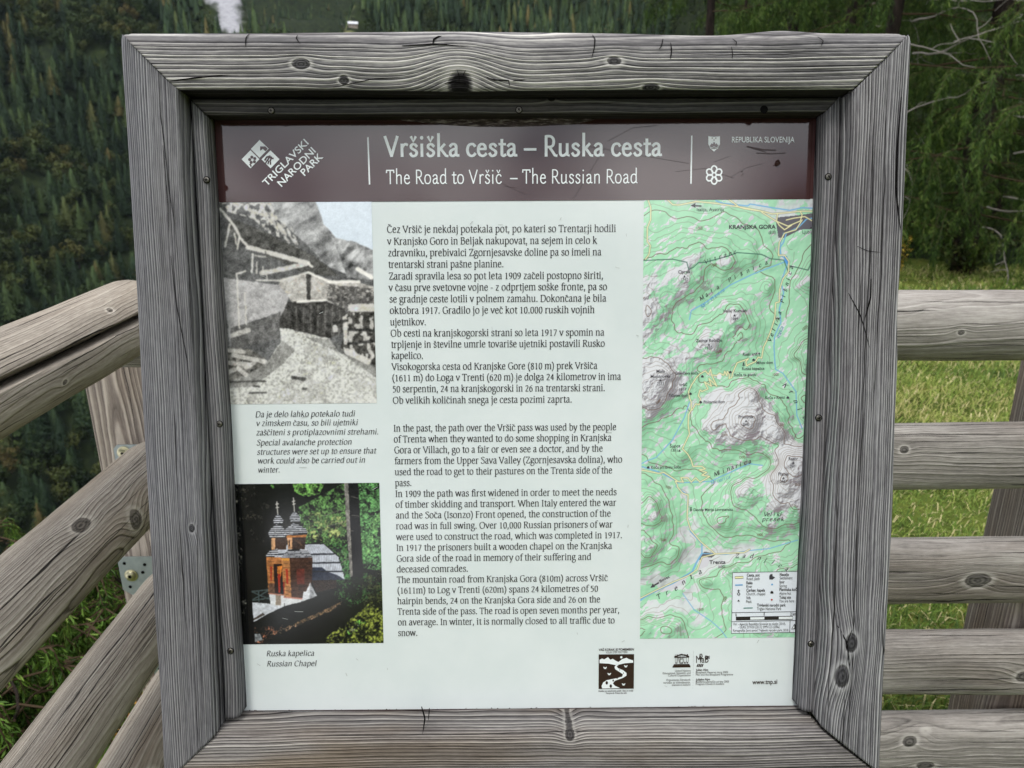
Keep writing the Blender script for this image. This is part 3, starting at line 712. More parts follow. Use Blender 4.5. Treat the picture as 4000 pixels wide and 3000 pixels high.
# ---------------------------------------------------------------- pen-drawn roman letters
# advance | strokes:  - straight  ~ curved  o closed curve  . dot  s serif (x,y,half width)   (hundredths of an em)
G = {
'a': "46|~8,37 14,43 22,45 30,42 33,34 33,8 36,2 43,2|~33,27 22,25 12,20 8,12 11,3 19,0 27,3 33,10",
'b': "52|-13,72 13,2|~13,36 20,43 29,45 40,40 45,24 41,7 30,0 20,1 13,5|s9,71,4",
'c': "43|~38,37 33,43 25,45 13,40 7,23 12,6 23,0 33,2 39,8",
'd': "53|-41,72 41,2 48,1|~41,37 34,43 25,45 13,39 8,22 12,6 22,0 33,4 41,12|s37,71,5",
'e': "46|-9,26 37,26|~37,26 35,38 25,45 13,40 7,23 12,6 24,0 33,2 40,8",
'f': "30|~38,67 33,72 25,71 18,62 17,50 17,0|-6,44 31,44|s17,0,9",
'g': "48|o22,45 10,41 8,31 13,22 23,19 33,23 36,32 32,42|~14,20 9,13 15,7 30,6 42,1 43,-11 34,-21 20,-23 8,-18 6,-10 14,-1 18,4|-33,42 46,43",
'h': "54|-12,72 12,0|~12,34 20,42 29,45 38,42 41,32 41,0|s12,0,8|s41,0,8|s8,71,4",
'i': "27|-13,44 13,0|.13,62|s13,0,8|s9,44,5",
'j': "26|~13,44 13,-8 10,-18 2,-23|.13,62|s9,44,5",
'k': "50|-12,72 12,0|-13,21 36,44|-22,26 42,1 49,0|s12,0,8|s36,44,7|s8,71,4",
'l': "27|-13,72 13,0|s13,0,8|s9,71,4",
'm': "81|-12,44 12,0|~12,34 20,42 28,45 37,42 40,32 40,0|~40,34 48,42 57,45 66,42 69,32 69,0|s12,0,8|s40,0,8|s69,0,8|s8,44,4",
'n': "54|-12,44 12,0|~12,34 20,42 29,45 38,42 41,32 41,0|s12,0,8|s41,0,8|s8,44,4",
'o': "51|o25,45 12,40 7,22 12,5 25,0 38,5 44,22 38,40",
'p': "53|-12,44 12,-22|~12,35 20,43 29,45 40,40 45,24 41,7 30,0 20,1 12,6|s12,-22,9|s8,44,5",
'r': "38|-12,44 12,0|~12,31 18,40 26,45 34,43|s12,0,9|s8,44,4",
's': "40|~33,37 27,43 20,45 11,41 10,33 16,27 27,21 33,14 30,4 21,0 13,1 7,9",
't': "32|~16,56 16,10 18,2 24,0 31,4|-5,44 30,44",
'u': "54|~12,44 12,12 16,2 24,0 33,4 41,12|-41,44 41,2 48,1|s8,44,5|s37,44,5",
'v': "47|-5,44 23,1|-23,1 42,44|s7,44,7|s40,44,7",
'w': "70|-5,44 20,1|-20,1 35,44|-35,44 50,1|-50,1 65,44|s7,44,7|s63,44,7",
'x': "47|-6,44 40,0|-39,44 7,0|s8,44,7|s38,44,7|s8,0,7|s39,0,7",
'y': "46|-5,44 23,2|~42,44 23,0 14,-17 5,-22|s7,44,7|s40,44,7",
'z': "43|-8,44 37,44|-36,44 8,1|-7,1 38,1",
'B': "56|-13,65 13,0|~13,65 32,65 42,57 40,41 26,35 13,35|~26,35 44,31 48,17 42,4 27,0 13,0|s9,65,5|s9,0,5",
'C': "60|~53,56 45,64 34,66 17,59 8,33 15,8 33,-1 46,2 55,10",
'D': "66|-13,65 13,0|~13,65 34,65 52,57 59,33 52,9 34,0 13,0|s9,65,5|s9,0,5",
'E': "52|-13,65 13,0|-13,65 46,65|-13,34 40,34|-13,0 48,0|s9,65,5|s9,0,5",
'F': "49|-13,65 13,0|-13,65 46,65|-13,34 40,34|s13,0,9|s9,65,5",
'G': "65|~54,57 45,64 34,66 17,59 8,33 15,8 34,-1 46,1 56,7|-56,30 56,6|s54,30,9",
'I': "30|-15,65 15,0|s15,65,9|s15,0,9",
'J': "30|~16,65 16,4 12,-10 2,-15|s16,65,9",
'K': "61|-13,65 13,0|-14,32 50,65|-26,41 52,1 60,0|s13,65,9|s13,0,9|s50,65,8",
'L': "50|-13,65 13,0|-13,0 47,0 48,10|s13,65,9|s9,0,5",
'M': "80|-15,65 11,0|-15,65 40,4|-40,4 66,65|-66,65 69,0|s11,0,8|s69,0,8|s12,65,5|s69,65,5",
'N': "68|-13,65 13,0|-13,65 56,0|-56,65 56,0|s13,0,8|s11,65,6|s56,65,8",
'O': "70|o35,66 16,58 8,33 16,7 35,-1 54,7 62,33 54,58",
'P': "53|-13,65 13,0|~13,65 32,65 45,59 47,46 42,34 28,29 13,30|s13,0,9|s9,65,5",
'R': "58|-13,65 13,0|~13,65 31,65 43,58 44,46 38,36 26,33 13,33|-27,33 50,1 57,0|s13,0,9|s9,65,5",
'S': "49|~42,56 35,64 25,66 12,60 11,47 22,38 35,30 42,18 36,4 23,-1 12,2 6,10",
'T': "56|-28,65 28,0|-5,65 51,65|-5,65 4,55|-51,65 52,55|s28,0,10",
'U': "66|~13,65 13,20 18,4 33,-1 48,4 54,20 54,65|s13,65,9|s54,65,8",
'V': "61|-5,65 31,1|-31,1 56,65|s8,65,9|s53,65,8",
'W': "90|-5,65 26,1|-26,1 45,63|-45,63 65,1|-65,1 85,65|s8,65,9|s82,65,8",
'Z': "55|-8,65 48,65|-47,64 8,1|-8,1 50,1|-8,65 7,55|-50,1 51,11",
'A': "60|-29,66 55,0|-29,66 5,0|-14,23 45,23|s6,0,8|s54,0,9",
'0': "46|o23,58 12,52 8,29 12,6 23,-1 34,6 38,29 34,52", '1': "46|-24,58 24,0|-24,57 12,51|s24,0,10",
'2': "46|~9,46 14,56 23,58 33,53 35,42 28,27 8,3|-8,2 39,2", '3': "46|~9,50 16,57 24,58 33,52 32,40 19,32|~19,32 33,28 37,16 31,4 18,-2 7,2",
'4': "46|-30,58 30,0|-30,58 6,18|-6,18 41,18", '5': "46|-13,57 36,57|-13,57 11,34|~11,33 22,36 33,31 36,17 30,4 19,-1 8,2",
'6': "46|~36,57 22,52 12,40 8,22 12,5 23,-1 35,5 38,18 33,31 23,35 13,31 9,22", '7': "46|-8,57 38,57|-38,57 17,0",
'8': "46|o23,58 13,53 11,44 17,35 30,27 37,15 33,3 23,-1 12,3 9,14 16,26 30,36 35,46 32,54", '9': "46|~10,0 24,5 34,17 38,35 34,52 23,58 12,53 8,40 13,27 23,24 33,28 37,36",
'.': "24|.12,3", ',': "24|.12,3|-13,2 8,-12", ':': "25|.12,3|.12,38", '-': "32|-6,22 26,22", '\u2013': "54|-4,24 50,24",
'(': "32|~28,72 16,55 10,27 16,-2 28,-19", ')': "32|~4,72 16,55 22,27 16,-2 4,-19", ' ': "23|",
}
for b_, c_ in (('c', '\u010d'), ('s', '\u0161'), ('z', '\u017e'), ('C', '\u010c'), ('S', '\u0160'), ('Z', '\u017d')):
    a_ = G[b_]; w_ = int(a_.split('|')[0]); y_ = 52 if b_.islower() else 73; x_ = w_ // 2
    G[c_] = a_ + "|-%d,%d %d,%d %d,%d" % (x_ - 9, y_ + 12, x_, y_, x_ + 9, y_ + 12)

def _curve(P, closed):
    P = np.array(P, float); n = len(P); out = []
    idx = range(n if closed else n - 1)
    for i in idx:
        if closed: a, b, c, d = (P[(i + k) % n] for k in (-1, 0, 1, 2))
        else: a, b, c, d = (P[min(max(i + k, 0), n - 1)] for k in (-1, 0, 1, 2))
        for t in (0, .25, .5, .75):
            out.append(.5 * ((2*b) + (c-a)*t + (2*a-5*b+4*c-d)*t*t + (3*b-a-3*c+d)*t**3))
    out.append(P[0] if closed else P[-1])
    return np.array(out)

_glyph = {}
def glyph(chx, pen):
    """ribbons of a broad pen drawn along the letter's strokes"""
    key = (chx, pen)
    if key in _glyph: return _glyph[key]
    wide, thin, ang, serif, slant, tall = pen
    up = lambda y: y if y <= 45 else 45 + (y - 45)*tall        # height of capitals and ascenders over the x-height
    ca, sa = math.cos(ang), math.sin(ang)
    parts = G[chx].split('|'); quads = []
    for st in parts[1:]:
        if not st: continue
        k = st[0]
        if k == 's':
            if not serif: continue
            x, y, h = map(float, st[1:].split(',')); y = up(y)
            off = thin * .5 if y > 20 else 0.0
            L = np.array([(x-h, y-thin*.7+(-off if y > 20 else 1)), (x+h, y-thin*.7+(-off if y > 20 else 1))]); R = L + [0, thin*1.5]
            quads.append((L, R)); continue
        pts = [(float(q.split(',')[0]), up(float(q.split(',')[1]))) for q in st[1:].split()]
        if k == '.':
            x, y = pts[0]; rr = wide * .62
            th = np.linspace(0, math.pi, 7)
            L = np.stack([x + rr*np.cos(th), y + rr*np.sin(th)], 1); R = np.stack([x + rr*np.cos(th), y - rr*np.sin(th)], 1)
            quads.append((L, R)); continue
        P = np.array(pts) if k == '-' else _curve(pts, k == 'o')
        T = np.gradient(P, axis=0); 
        if k == 'o': T[0] = T[-1] = P[1] - P[-2]
        T /= np.linalg.norm(T, axis=1)[:, None] + 1e-9
        Nn = np.stack([-T[:, 1], T[:, 0]], 1)
        hw = .5 * np.sqrt((wide * (Nn[:, 0]*ca + Nn[:, 1]*sa))**2 + (thin * (-Nn[:, 0]*sa + Nn[:, 1]*ca))**2)
        if k == '-' and len(P) == 3 and False: pass
        if k != 'o':
            P = P.copy(); P[0] -= T[0] * thin * .35; P[-1] += T[-1] * thin * .35
        quads.append((P + Nn*hw[:, None], P - Nn*hw[:, None]))
    if slant:
        quads = [(np.stack([L[:, 0] + L[:, 1]*slant, L[:, 1]], 1), np.stack([R[:, 0] + R[:, 1]*slant, R[:, 1]], 1)) for L, R in quads]
    _glyph[key] = (float(parts[0]), quads)
    return _glyph[key]

ROMAN = (9.6, 3.6, math.radians(18), True, 0.0, .70)
ITAL = (8.6, 3.4, math.radians(25), False, 0.22, .74)
SANSB = (12.0, 9.6, 0.0, False, 0.0, 1.42)
SANSL = (7.4, 6.2, 0.0, False, 0.0, 1.15)
DIGI = SANSL

class Print(MB):
    """ink on the panel: everything lies z in front of it"""
    z0 = 0.0006
    def text(self, s, p0, p1, em, pen=ROMAN, mi=0, track=0.0, fit=True):
        p0 = np.array(p0); p1 = np.array(p1)
        adv = sum(glyph(c, pen)[0] + track for c in s) - track
        L = np.linalg.norm(p1 - p0); ux = (p1 - p0) / L; uy = np.array([-ux[1], ux[0]])
        sx = L / adv if fit else em / 100.0
        sy = em / 100.0; x = 0.0; k = 0
        for c in s:
            a, qs = glyph(c, pen)
            for Lq, Rq in qs:
                n = len(Lq); V = np.concatenate([Lq, Rq])
                X = (V[:, 0] + x) * sx; Y = V[:, 1] * sy
                Q = p0 + X[:, None]*ux + Y[:, None]*uy
                z = self.z0 + (k % 8) * 0.00002; k += 1
                self.add(np.column_stack([Q, np.full(2*n, z)]), [(i, n+i, n+i+1, i+1) for i in range(n-1)], mi)
            x += a + track
        return self
    def sans(self, s, p0, p1, cap, mi=0, bold=0.0, fit=True):
        """plain grotesque lettering, fitted between two points, cap height in metres"""
        V, F = font_mesh(s, bold)
        w = V[:, 0].max() - V[:, 0].min()
        p0 = np.array(p0); p1 = np.array(p1); L = np.linalg.norm(p1 - p0)
        ux = (p1 - p0) / L; uy = np.array([-ux[1], ux[0]])
        sx = L / w; sy = cap / 0.727
        Q = p0 + ((V[:, 0] - V[:, 0].min()) * sx)[:, None]*ux + (V[:, 1] * sy)[:, None]*uy
        return self.add(np.column_stack([Q, np.full(len(V), self.z0)]), F, mi)
    def poly(self, P, mi=0, z=0.0):
        P = np.array(P); n = len(P)
        return self.add(np.column_stack([P, np.full(n, self.z0 + z)]), [tuple(range(n)) if _area(P) > 0 else tuple(range(n))[::-1]], mi)
    def line(self, P, w, mi=0, closed=False, z=0.0):
        P = np.array(P, float)
        if closed: P = np.vstack([P, P[:1]])
        T = np.gradient(P, axis=0)
        if closed: T[0] = T[-1] = P[1] - P[-2]
        T /= np.linalg.norm(T, axis=1)[:, None] + 1e-9
        Nn = np.stack([-T[:, 1], T[:, 0]], 1) * (w / 2)
        V = np.concatenate([P + Nn, P - Nn]); n = len(P)
        return self.add(np.column_stack([V, np.full(2*n, self.z0 + z)]), [(i, n+i, n+i+1, i+1) for i in range(n-1)], mi)

def _area(P):
    x, y = P[:, 0], P[:, 1]
    return float(np.sum(x*np.roll(y, -1) - y*np.roll(x, -1)))

_fm = {}
def font_mesh(s, bold):
    key = (s, bold)
    if key not in _fm:
        cu = bpy.data.curves.new('lettering_source', 'FONT')
        cu.body = s; cu.size = 1.0; cu.offset = bold; cu.resolution_u = 3; cu.fill_mode = 'FRONT'
        ob = bpy.data.objects.new('lettering_source', cu)
        me = ob.to_mesh()
        V = np.array([tuple(v.co)[:2] for v in me.vertices]); F = [tuple(p.vertices) for p in me.polygons]
        ob.to_mesh_clear()
        bpy.data.objects.remove(ob); bpy.data.curves.remove(cu)
        _fm[key] = (V, F)
    return _fm[key]

# ---------------------------------------------------------------- printed pictures: colour laid down point by point on a fine sheet
class Sheet:
    def __init__(self, x0, x1, y0, y1, step):
        self.nx = int(round((x1 - x0) / step)) + 1; self.ny = int(round((y1 - y0) / step)) + 1
        self.x = np.linspace(x0, x1, self.nx); self.y = np.linspace(y0, y1, self.ny)
        self.X, self.Y = np.meshgrid(self.x, self.y)
        self.C = np.zeros((self.ny, self.nx, 3)); self.step = step
        self.X0, self.Y0 = self.X.copy(), self.Y.copy()
    def warp(self, amp, f, seed=0):
        """let every painted edge wander a little, as in a real picture"""
        self.X = self.X0 + (fbm(self.X0*f, self.Y0*f, seed, 3) - .5)*2*amp; self.Y = self.Y0 + (fbm(self.X0*f, self.Y0*f, seed + 50, 3) - .5)*2*amp
        return self
    def blur(self, k=1):
        for _ in range(k):
            for ax in (0, 1):
                p = np.pad(self.C, [(1, 1) if a == ax else (0, 0) for a in range(3)], mode='edge')
                sl = lambda q: tuple(slice(q, q + self.C.shape[a]) if a == ax else slice(None) for a in range(3))
                self.C = .25*p[sl(0)] + .5*p[sl(1)] + .25*p[sl(2)]
        return self
    def blend(self, m, c):
        c = np.asarray(c, float)
        if c.ndim == 1: c = c[None, None, :]
        self.C = self.C * (1 - m[..., None]) + c * m[..., None]
        return self
    def mask(self, P):
        P = np.array(P); m = np.zeros(self.X.shape, bool)
        j0, j1 = np.searchsorted(self.y, [P[:, 1].min() - .004, P[:, 1].max() + .004]); i0, i1 = np.searchsorted(self.x, [P[:, 0].min() - .004, P[:, 0].max() + .004])
        X = self.X[j0:j1, i0:i1]; Y = self.Y[j0:j1, i0:i1]; s = np.zeros(X.shape, bool)
        for a, b in zip(P, np.roll(P, -1, 0)):
            cnd = (a[1] > Y) != (b[1] > Y)
            s ^= cnd & (X < (b[0]-a[0]) * (Y - a[1]) / (b[1] - a[1] + 1e-15) + a[0])
        m[j0:j1, i0:i1] = s
        return m.astype(float)
    def poly(self, T, pts, c, tex=0.0, fr=300, seed=0, thr=None):
        m = self.mask([T(*p) for p in pts])
        c = np.asarray(c, float)
        if thr is not None: m = m * (self.noise(fr, seed) > thr)
        if tex:
            n = (self.noise(fr, seed + 5) - .5) * 2 * tex
            c = np.clip(c[None, None, :] * (1 + n[..., None]), 0, 255)
        return self.blend(m, c)
    def dist(self, P):
        P = np.array(P); d = np.full(self.X.shape, 9.0)
        for a, b in zip(P[:-1], P[1:]):
            pad = 0.02
            j0, j1 = np.searchsorted(self.y, [min(a[1], b[1]) - pad, max(a[1], b[1]) + pad]); i0, i1 = np.searchsorted(self.x, [min(a[0], b[0]) - pad, max(a[0], b[0]) + pad])
            if j1 <= j0 or i1 <= i0: continue
            X = self.X[j0:j1, i0:i1] - a[0]; Y = self.Y[j0:j1, i0:i1] - a[1]
            v = b - a; t = np.clip((X*v[0] + Y*v[1]) / (v @ v + 1e-15), 0, 1)
            d[j0:j1, i0:i1] = np.minimum(d[j0:j1, i0:i1], np.hypot(X - t*v[0], Y - t*v[1]))
        return d
    def line(self, T, pts, w, c, a=1.0):
        """w in metres"""
        d = self.dist([T(*p) for p in pts])
        return self.blend(a * np.clip((w/2 - d) / self.step + .5, 0, 1), c)
    def noise(self, f, seed=0, o=3, ax=1.0, rot=0.0):
        ca, sa = math.cos(rot), math.sin(rot)
        return fbm((self.X*ca + self.Y*sa)*f, (-self.X*sa + self.Y*ca)*f*ax, seed, o)
    def build(self, name, mat, parent, matrix, z):
        V = np.column_stack([self.X0.ravel(), self.Y0.ravel(), np.full(self.X.size, z)])
        i = np.arange(self.nx - 1)[None, :] + np.arange(self.ny - 1)[:, None] * self.nx
        i = i.ravel()
        F = np.column_stack([i, i + 1, i + 1 + self.nx, i + self.nx])
        me = mesh_np(name, V, [F], [mat], cols=lin(np.clip(self.C, 0, 255)).reshape(-1, 3))
        return put(bpy.data.objects.new(name, me), parent, matrix)
# ================================================================= the information board
board = empty('information_board', (BO.x, 1.10, 0.0))
tag(board, 'large weathered grey timber information board about the Russian Road, with map, photographs and text', 'information board')
BM = Matrix.Translation(BO - Vector((BO.x, 1.10, 0.0))) @ Matrix.Rotation(math.pi/2 - LEAN, 4, 'X')

def member(name, mat, org, rot, xi, xo, w, zb, zf, ro, ri, bulge=0.003, yi=(0.0, 0.0), n=170, seed=1, bumps=(), cracks=(), parent=board, amp=0.0009, rnd=(0, 0), under=None):
    """a mitred timber: local X along it, Y from its inner edge (0) to its outer edge (w), Z towards the reader"""
    a = np.linspace(0, math.pi/2, 7)
    pr = [(0, zb), (w*.5, zb), (w, zb), (w, zb*.5 + zf*.5)]
    pr += [(w - ro + ro*math.cos(t), zf - ro + ro*math.sin(t)) for t in a]
    pr += [(y, zf) for y in np.linspace(w - ro, ri, 20)[1:-1]]
    pr += [(ri - ri*math.sin(t), zf - ri + ri*math.cos(t)) for t in a]
    pr += [(0, zb*.5 + zf*.5)]
    pr = np.array(pr); m = len(pr)
    pr[:, 1] += bulge * np.where(pr[:, 1] > zf - max(ro, ri) - 1e-6, 1 - ((pr[:, 0] - w/2) / (w/2))**2, 0)
    t = np.linspace(0, 1, n)
    x0 = xi[0] + (xo[0] - xi[0]) * pr[:, 0] / w; x1 = xi[1] + (xo[1] - xi[1]) * pr[:, 0] / w
    X = x0[None] + (x1 - x0)[None] * t[:, None]
    sh = yi[0] + (yi[1] - yi[0]) * t[:, None]
    Y = pr[None, :, 0] + sh * (1 - pr[None, :, 0] / w)
    Z = np.repeat(pr[None, :, 1], n, 0)
    d = np.diff(np.vstack([pr, pr[:1]]), axis=0); s = np.concatenate([[0], np.cumsum(np.hypot(*d.T))[:-1]])
    tg = np.roll(pr, -1, 0) - np.roll(pr, 1, 0); nrm = np.stack([tg[:, 1], -tg[:, 0]], 1); nrm /= np.linalg.norm(nrm, axis=1)[:, None] + 1e-9
    k = (fbm(X*7, s[None]*70 + seed*9, seed, 3) - .5) * 2 * amp + (fbm(X*3, s[None]*12 + seed*5, seed + 3, 2) - .5) * 2 * amp * 1.6
    for bx, by, sx, sy, am in bumps:
        k = k + am * np.exp(-((X - bx)/sx)**2 - ((Y - by)/sy)**2) * (Z > zb + 0.01)
    Y = Y + k * nrm[None, :, 0]; Z = Z + k * nrm[None, :, 1]
    for e_, rd in zip((0, 1), rnd):                       # worn, rounded outer corner
        if not rd: continue
        sg = (-1, 1)[e_]; xc = xo[e_] - sg*rd; yc = w - rd
        a_ = (X - xc)*sg; b_ = Y - yc; l_ = np.hypot(a_, b_); q_ = (a_ > 0) & (b_ > 0) & (l_ > rd)
        X = np.where(q_, xc + sg*a_*rd/np.maximum(l_, 1e-9), X); Y = np.where(q_, yc + b_*rd/np.maximum(l_, 1e-9), Y)
    V = np.stack([X, Y, Z], -1).reshape(-1, 3)
    i = (np.arange(m)[None] + np.arange(n - 1)[:, None] * m).ravel(); j = (np.roll(np.arange(m), -1)[None] + np.arange(n - 1)[:, None] * m).ravel()
    F = np.column_stack([i, j, j + m, i + m])
    mb = MB().add(V, [tuple(q) for q in F] + [tuple(range(m))[::-1], tuple((n-1)*m + q for q in range(m))])
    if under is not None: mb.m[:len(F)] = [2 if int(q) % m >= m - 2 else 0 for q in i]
    # open splits in the wood: thin dark slivers following the surface
    def fz(px, py):
        e = np.clip(py - (w - ro), 0, ro*.98); q = np.clip(ri - py, 0, ri*.98)
        return zf + bulge * (1 - ((py - w/2)/(w/2))**2) - (ro - np.sqrt(ro**2 - e**2)) - (ri - np.sqrt(ri**2 - q**2)) + sum(am*np.exp(-((px - bx)/sx)**2 - ((py - by)/sy)**2) for bx, by, sx, sy, am in bumps)
    for pts, wd in cracks:
        P = np.array(pts, float); q = np.linspace(0, len(P) - 1, len(P)*4)
        P = np.stack([np.interp(q, range(len(P)), P[:, 0]), np.interp(q, range(len(P)), P[:, 1])], 1)
        T_ = np.gradient(P, axis=0); T_ /= np.linalg.norm(T_, axis=1)[:, None] + 1e-9
        prof = np.sin(np.linspace(0.12, 1, len(P)) * math.pi) ** .6
        Nn = np.stack([-T_[:, 1], T_[:, 0]], 1) * (wd/2 * prof)[:, None]
        A = P + Nn; B = P - Nn
        VA = np.column_stack([A, fz(A[:, 0], A[:, 1]) + amp*1.2]); VB = np.column_stack([B, fz(B[:, 0], B[:, 1]) + amp*1.2])
        mb.add(np.concatenate([VA, VB]), [(u, len(P)+u, len(P)+u+1, u+1) for u in range(len(P)-1)], 1)
    M = BM @ Matrix.Translation((org[0], org[1], 0)) @ Matrix.Rotation(rot, 4, 'Z')
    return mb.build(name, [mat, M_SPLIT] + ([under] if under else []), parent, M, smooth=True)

M_SPLIT = flat('split_in_wood', lin((14, 13, 13)), 0.95, 0.05)
M_UNDERSHADE = wood('underside_shade_wood', 8, 0.0046, (-0.05, -0.03), ((14, 13, 13), (36, 34, 33), (74, 70, 66)), 0.010, (), crack=0.3, brown=0.2, sharp=.6, fibre=.6)  # dark underside wood with the shade there put into its colour
GREYW = ((46, 45, 46), (124, 121, 121), (190, 187, 182))
# ---- top rail
TO = (0.0, 0.3825); TR = -0.0062
def lt(px, py):
    x, y = BT(px, py, 0.064)
    return (x - TO[0]) * math.cos(TR) + (y - TO[1]) * math.sin(TR), -(x - TO[0]) * math.sin(TR) + (y - TO[1]) * math.cos(TR)
k1 = lt(1795, 322); k2 = lt(1178, 253); k3 = lt(2397, 240); k4 = lt(1343, 313); k5 = lt(2545, 338)
m_top = wood('weathered_wood_top', 1, 0.0046, (-0.10, -0.035), ((36, 36, 38), (116, 114, 115), (218, 215, 208)), 0.010,
             [(k1[0], k1[1], None, .019, .017, -.024), (k2[0], k2[1], None, .009, .005, -.004), (k3[0], k3[1], None, .010, .006, -.004), (k4[0], k4[1], None, .006, .005, -.003), (k5[0], k5[1], None, .010, .004, -.004)],
             crack=0.35, brown=0.3, sharp=.85, fibre=0.65, stain=.42, darkknot=True)
q2 = lambda *p: [lt(1300 + .63291*a, .63291*b) for a, b in p]
q1 = lambda *p: [lt(.63291*a, .63291*b) for a, b in p]
q3 = lambda *p: [lt(2600 + .63291*a, .63291*b) for a, b in p]
cr_top = [(q2((688, 200), (650, 225), (625, 245), (618, 278)), .0030), (q2((430, 288), (560, 282), (618, 277), (720, 284), (860, 300)), .0017),
          (q2((1605, 205), (1618, 240), (1612, 300), (1595, 370)), .0014), (q2((2040, 235), (2025, 290), (2010, 310)), .0012), (q2((2085, 265), (2088, 330), (2078, 375)), .0012),
          (q1((1530, 196), (1518, 225), (1520, 300)), .0015), (q1((1832, 210), (1828, 235), (1858, 278)), .0012), (q1((1050, 500), (1240, 478), (1420, 464)), .0019),
          (q3((415, 235), (438, 260), (430, 285)), .0012), (q3((30, 265), (35, 310), (25, 370)), .0013), (q3((940, 225), (970, 255), (950, 295)), .0012), (q3((405, 290), (410, 340), (405, 370)), .001),
          (q2((950, 480), (1000, 495), (1085, 496), (1092, 530)), .0016), (q2((690, 515), (740, 508), (800, 514), (860, 512)), .0016), (q2((770, 440), (782, 480), (778, 510)), .0010), (q2((820, 440), (800, 480)), .0009),
          (q2((0, 535), (250, 488), (420, 478)), .0011), (q2((1110, 500), (1190, 492)), .0012)]
bm_top = [(lt(3060, 130)[0], .075, .045, .03, .004), (lt(2800, 140)[0], .075, .09, .03, -.0025), (lt(1500, 140)[0], .075, .2, .03, .0012), (k1[0], .02, .05, .03, .002)]
member('top_rail', m_top, TO, TR, (-.4215, .4385), (-.497, .5145), .0755, -.035, .060, .022, .003, 0.006, n=260, seed=11, bumps=bm_top, cracks=cr_top, rnd=(.026, .030), under=M_UNDERSHADE)
# ---- stiles
m_sl = wood('weathered_wood_side', 2, 0.0028, (-0.16, 0.01), ((38, 38, 42), (101, 101, 105), (166, 166, 168)), 0.007, [(-.185, .012, None, .006, .004, -.004)], crack=0.45, brown=0.08, sharp=.8, fibre=0.7, stain=.4)
def ll(px, py):
    x, y = BT(px, py, 0.062); return y, -(x + .420)
q1l = lambda *p: [ll(.63291*a, .63291*b) for a, b in p]
cr_l = [(q1l((985, 440), (995, 700), (1020, 900), (1050, 1200), (1085, 1400)), .0010), (q1l((1010, 900), (1040, 1240), (1050, 1500)), .0009),
        ([ll(670, 1000), ll(690, 1180), ll(730, 1400), ll(745, 1560)], .0009), ([ll(770, 2050), ll(775, 2350), ll(790, 2700)], .0008)]
member('stile', m_sl, (-.420, 0), math.pi/2, (-.480, .3865), (-.556, .461), .0755, -.035, .060, .016, .003, 0.004, yi=(-.004, .002), n=220, seed=21, cracks=cr_l, rnd=(0, .026))
m_sr = wood('weathered_wood_knotty', 3, 0.0036, (-0.13, 0.0), ((38, 38, 40), (101, 100, 103), (182, 182, 182)), 0.012,
            [(.3545, .0235, None, .013, .009, -.007), (.4020, .012, None, .016, .010, -.010), (.004, .004, None, .05, .020, -.006, 0), (.335, .004, None, .02, .012, -.008, 0)], crack=0.5, brown=0.08, sharp=.85, fibre=0.65, stain=.45)
def lr(px, py):
    x, y = BT(px, py, 0.062); return -y, x - .438
q3r = lambda *p: [lr(2600 + .63291*a, .63291*b) for a, b in p]
q5r = lambda *p: [lr(2600 + .63291*a, 1000 + .63291*b) for a, b in p]
q8r = lambda *p: [lr(2600 + .63291*a, 2000 + .63291*b) for a, b in p]
cr_r = [(q3r((1450, 600), (1425, 900), (1418, 1180), (1435, 1330), (1455, 1440)), .0022), (q3r((1180, 1520), (1240, 1550), (1330, 1560)), .0008),
        (q5r((1262, 140), (1258, 260), (1220, 400)), .0020), (q5r((1130, 230), (1200, 370), (1260, 590)), .0012), (q8r((1060, 700), (1110, 800), (1135, 1000)), .0022), (q8r((1145, 720), (1110, 800), (1095, 900)), .0012), (q8r((1040, 690), (1090, 760)), .0012)]
member('stile', m_sr, (.438, 0), -math.pi/2, (-.378, .478), (-.455, .550), .0765, -.035, .060, .012, .004, 0.004, yi=(.001, -.010), n=240, seed=31, cracks=cr_r,
       rnd=(.030, .006), bumps=[(.16, .07, .08, .02, .002), (-.10, .0715, .05, .02, -.002), (.36, .012, .03, .012, .003), (.405, .012, .02, .012, .003)])
# ---- bottom rail, its upper face a sill
m_bt = wood('weathered_wood_sill', 4, 0.0040, (-0.11, -0.02), ((44, 42, 42), (106, 102, 101), (172, 168, 162)), 0.010, [(-.0765+.0, .006, None, .006, .007, -.006)], crack=0.45, brown=0.75, brownc=(134, 116, 94), sharp=.8, fibre=0.6, stain=.45)
def lb(px, py):
    x, y = BT(px, py, 0.062); return -x, -(y + .4805)
member('bottom_rail', m_bt, (0, -.4805), math.pi, (-.424, .416), (-.512, .494), .0720, -.035, .058, .012, .012, 0.003, n=220, seed=41,
       cracks=[([lb(1640, 2790), lb(1655, 2830), lb(1648, 2880)], .0022), ([lb(1672, 2795), lb(1668, 2840)], .0014)])
for xx in (-.26, .27):
    MB().box((xx - .05, .14, 0), (xx + .05, .22, .80)).build('post', m_bt, board)
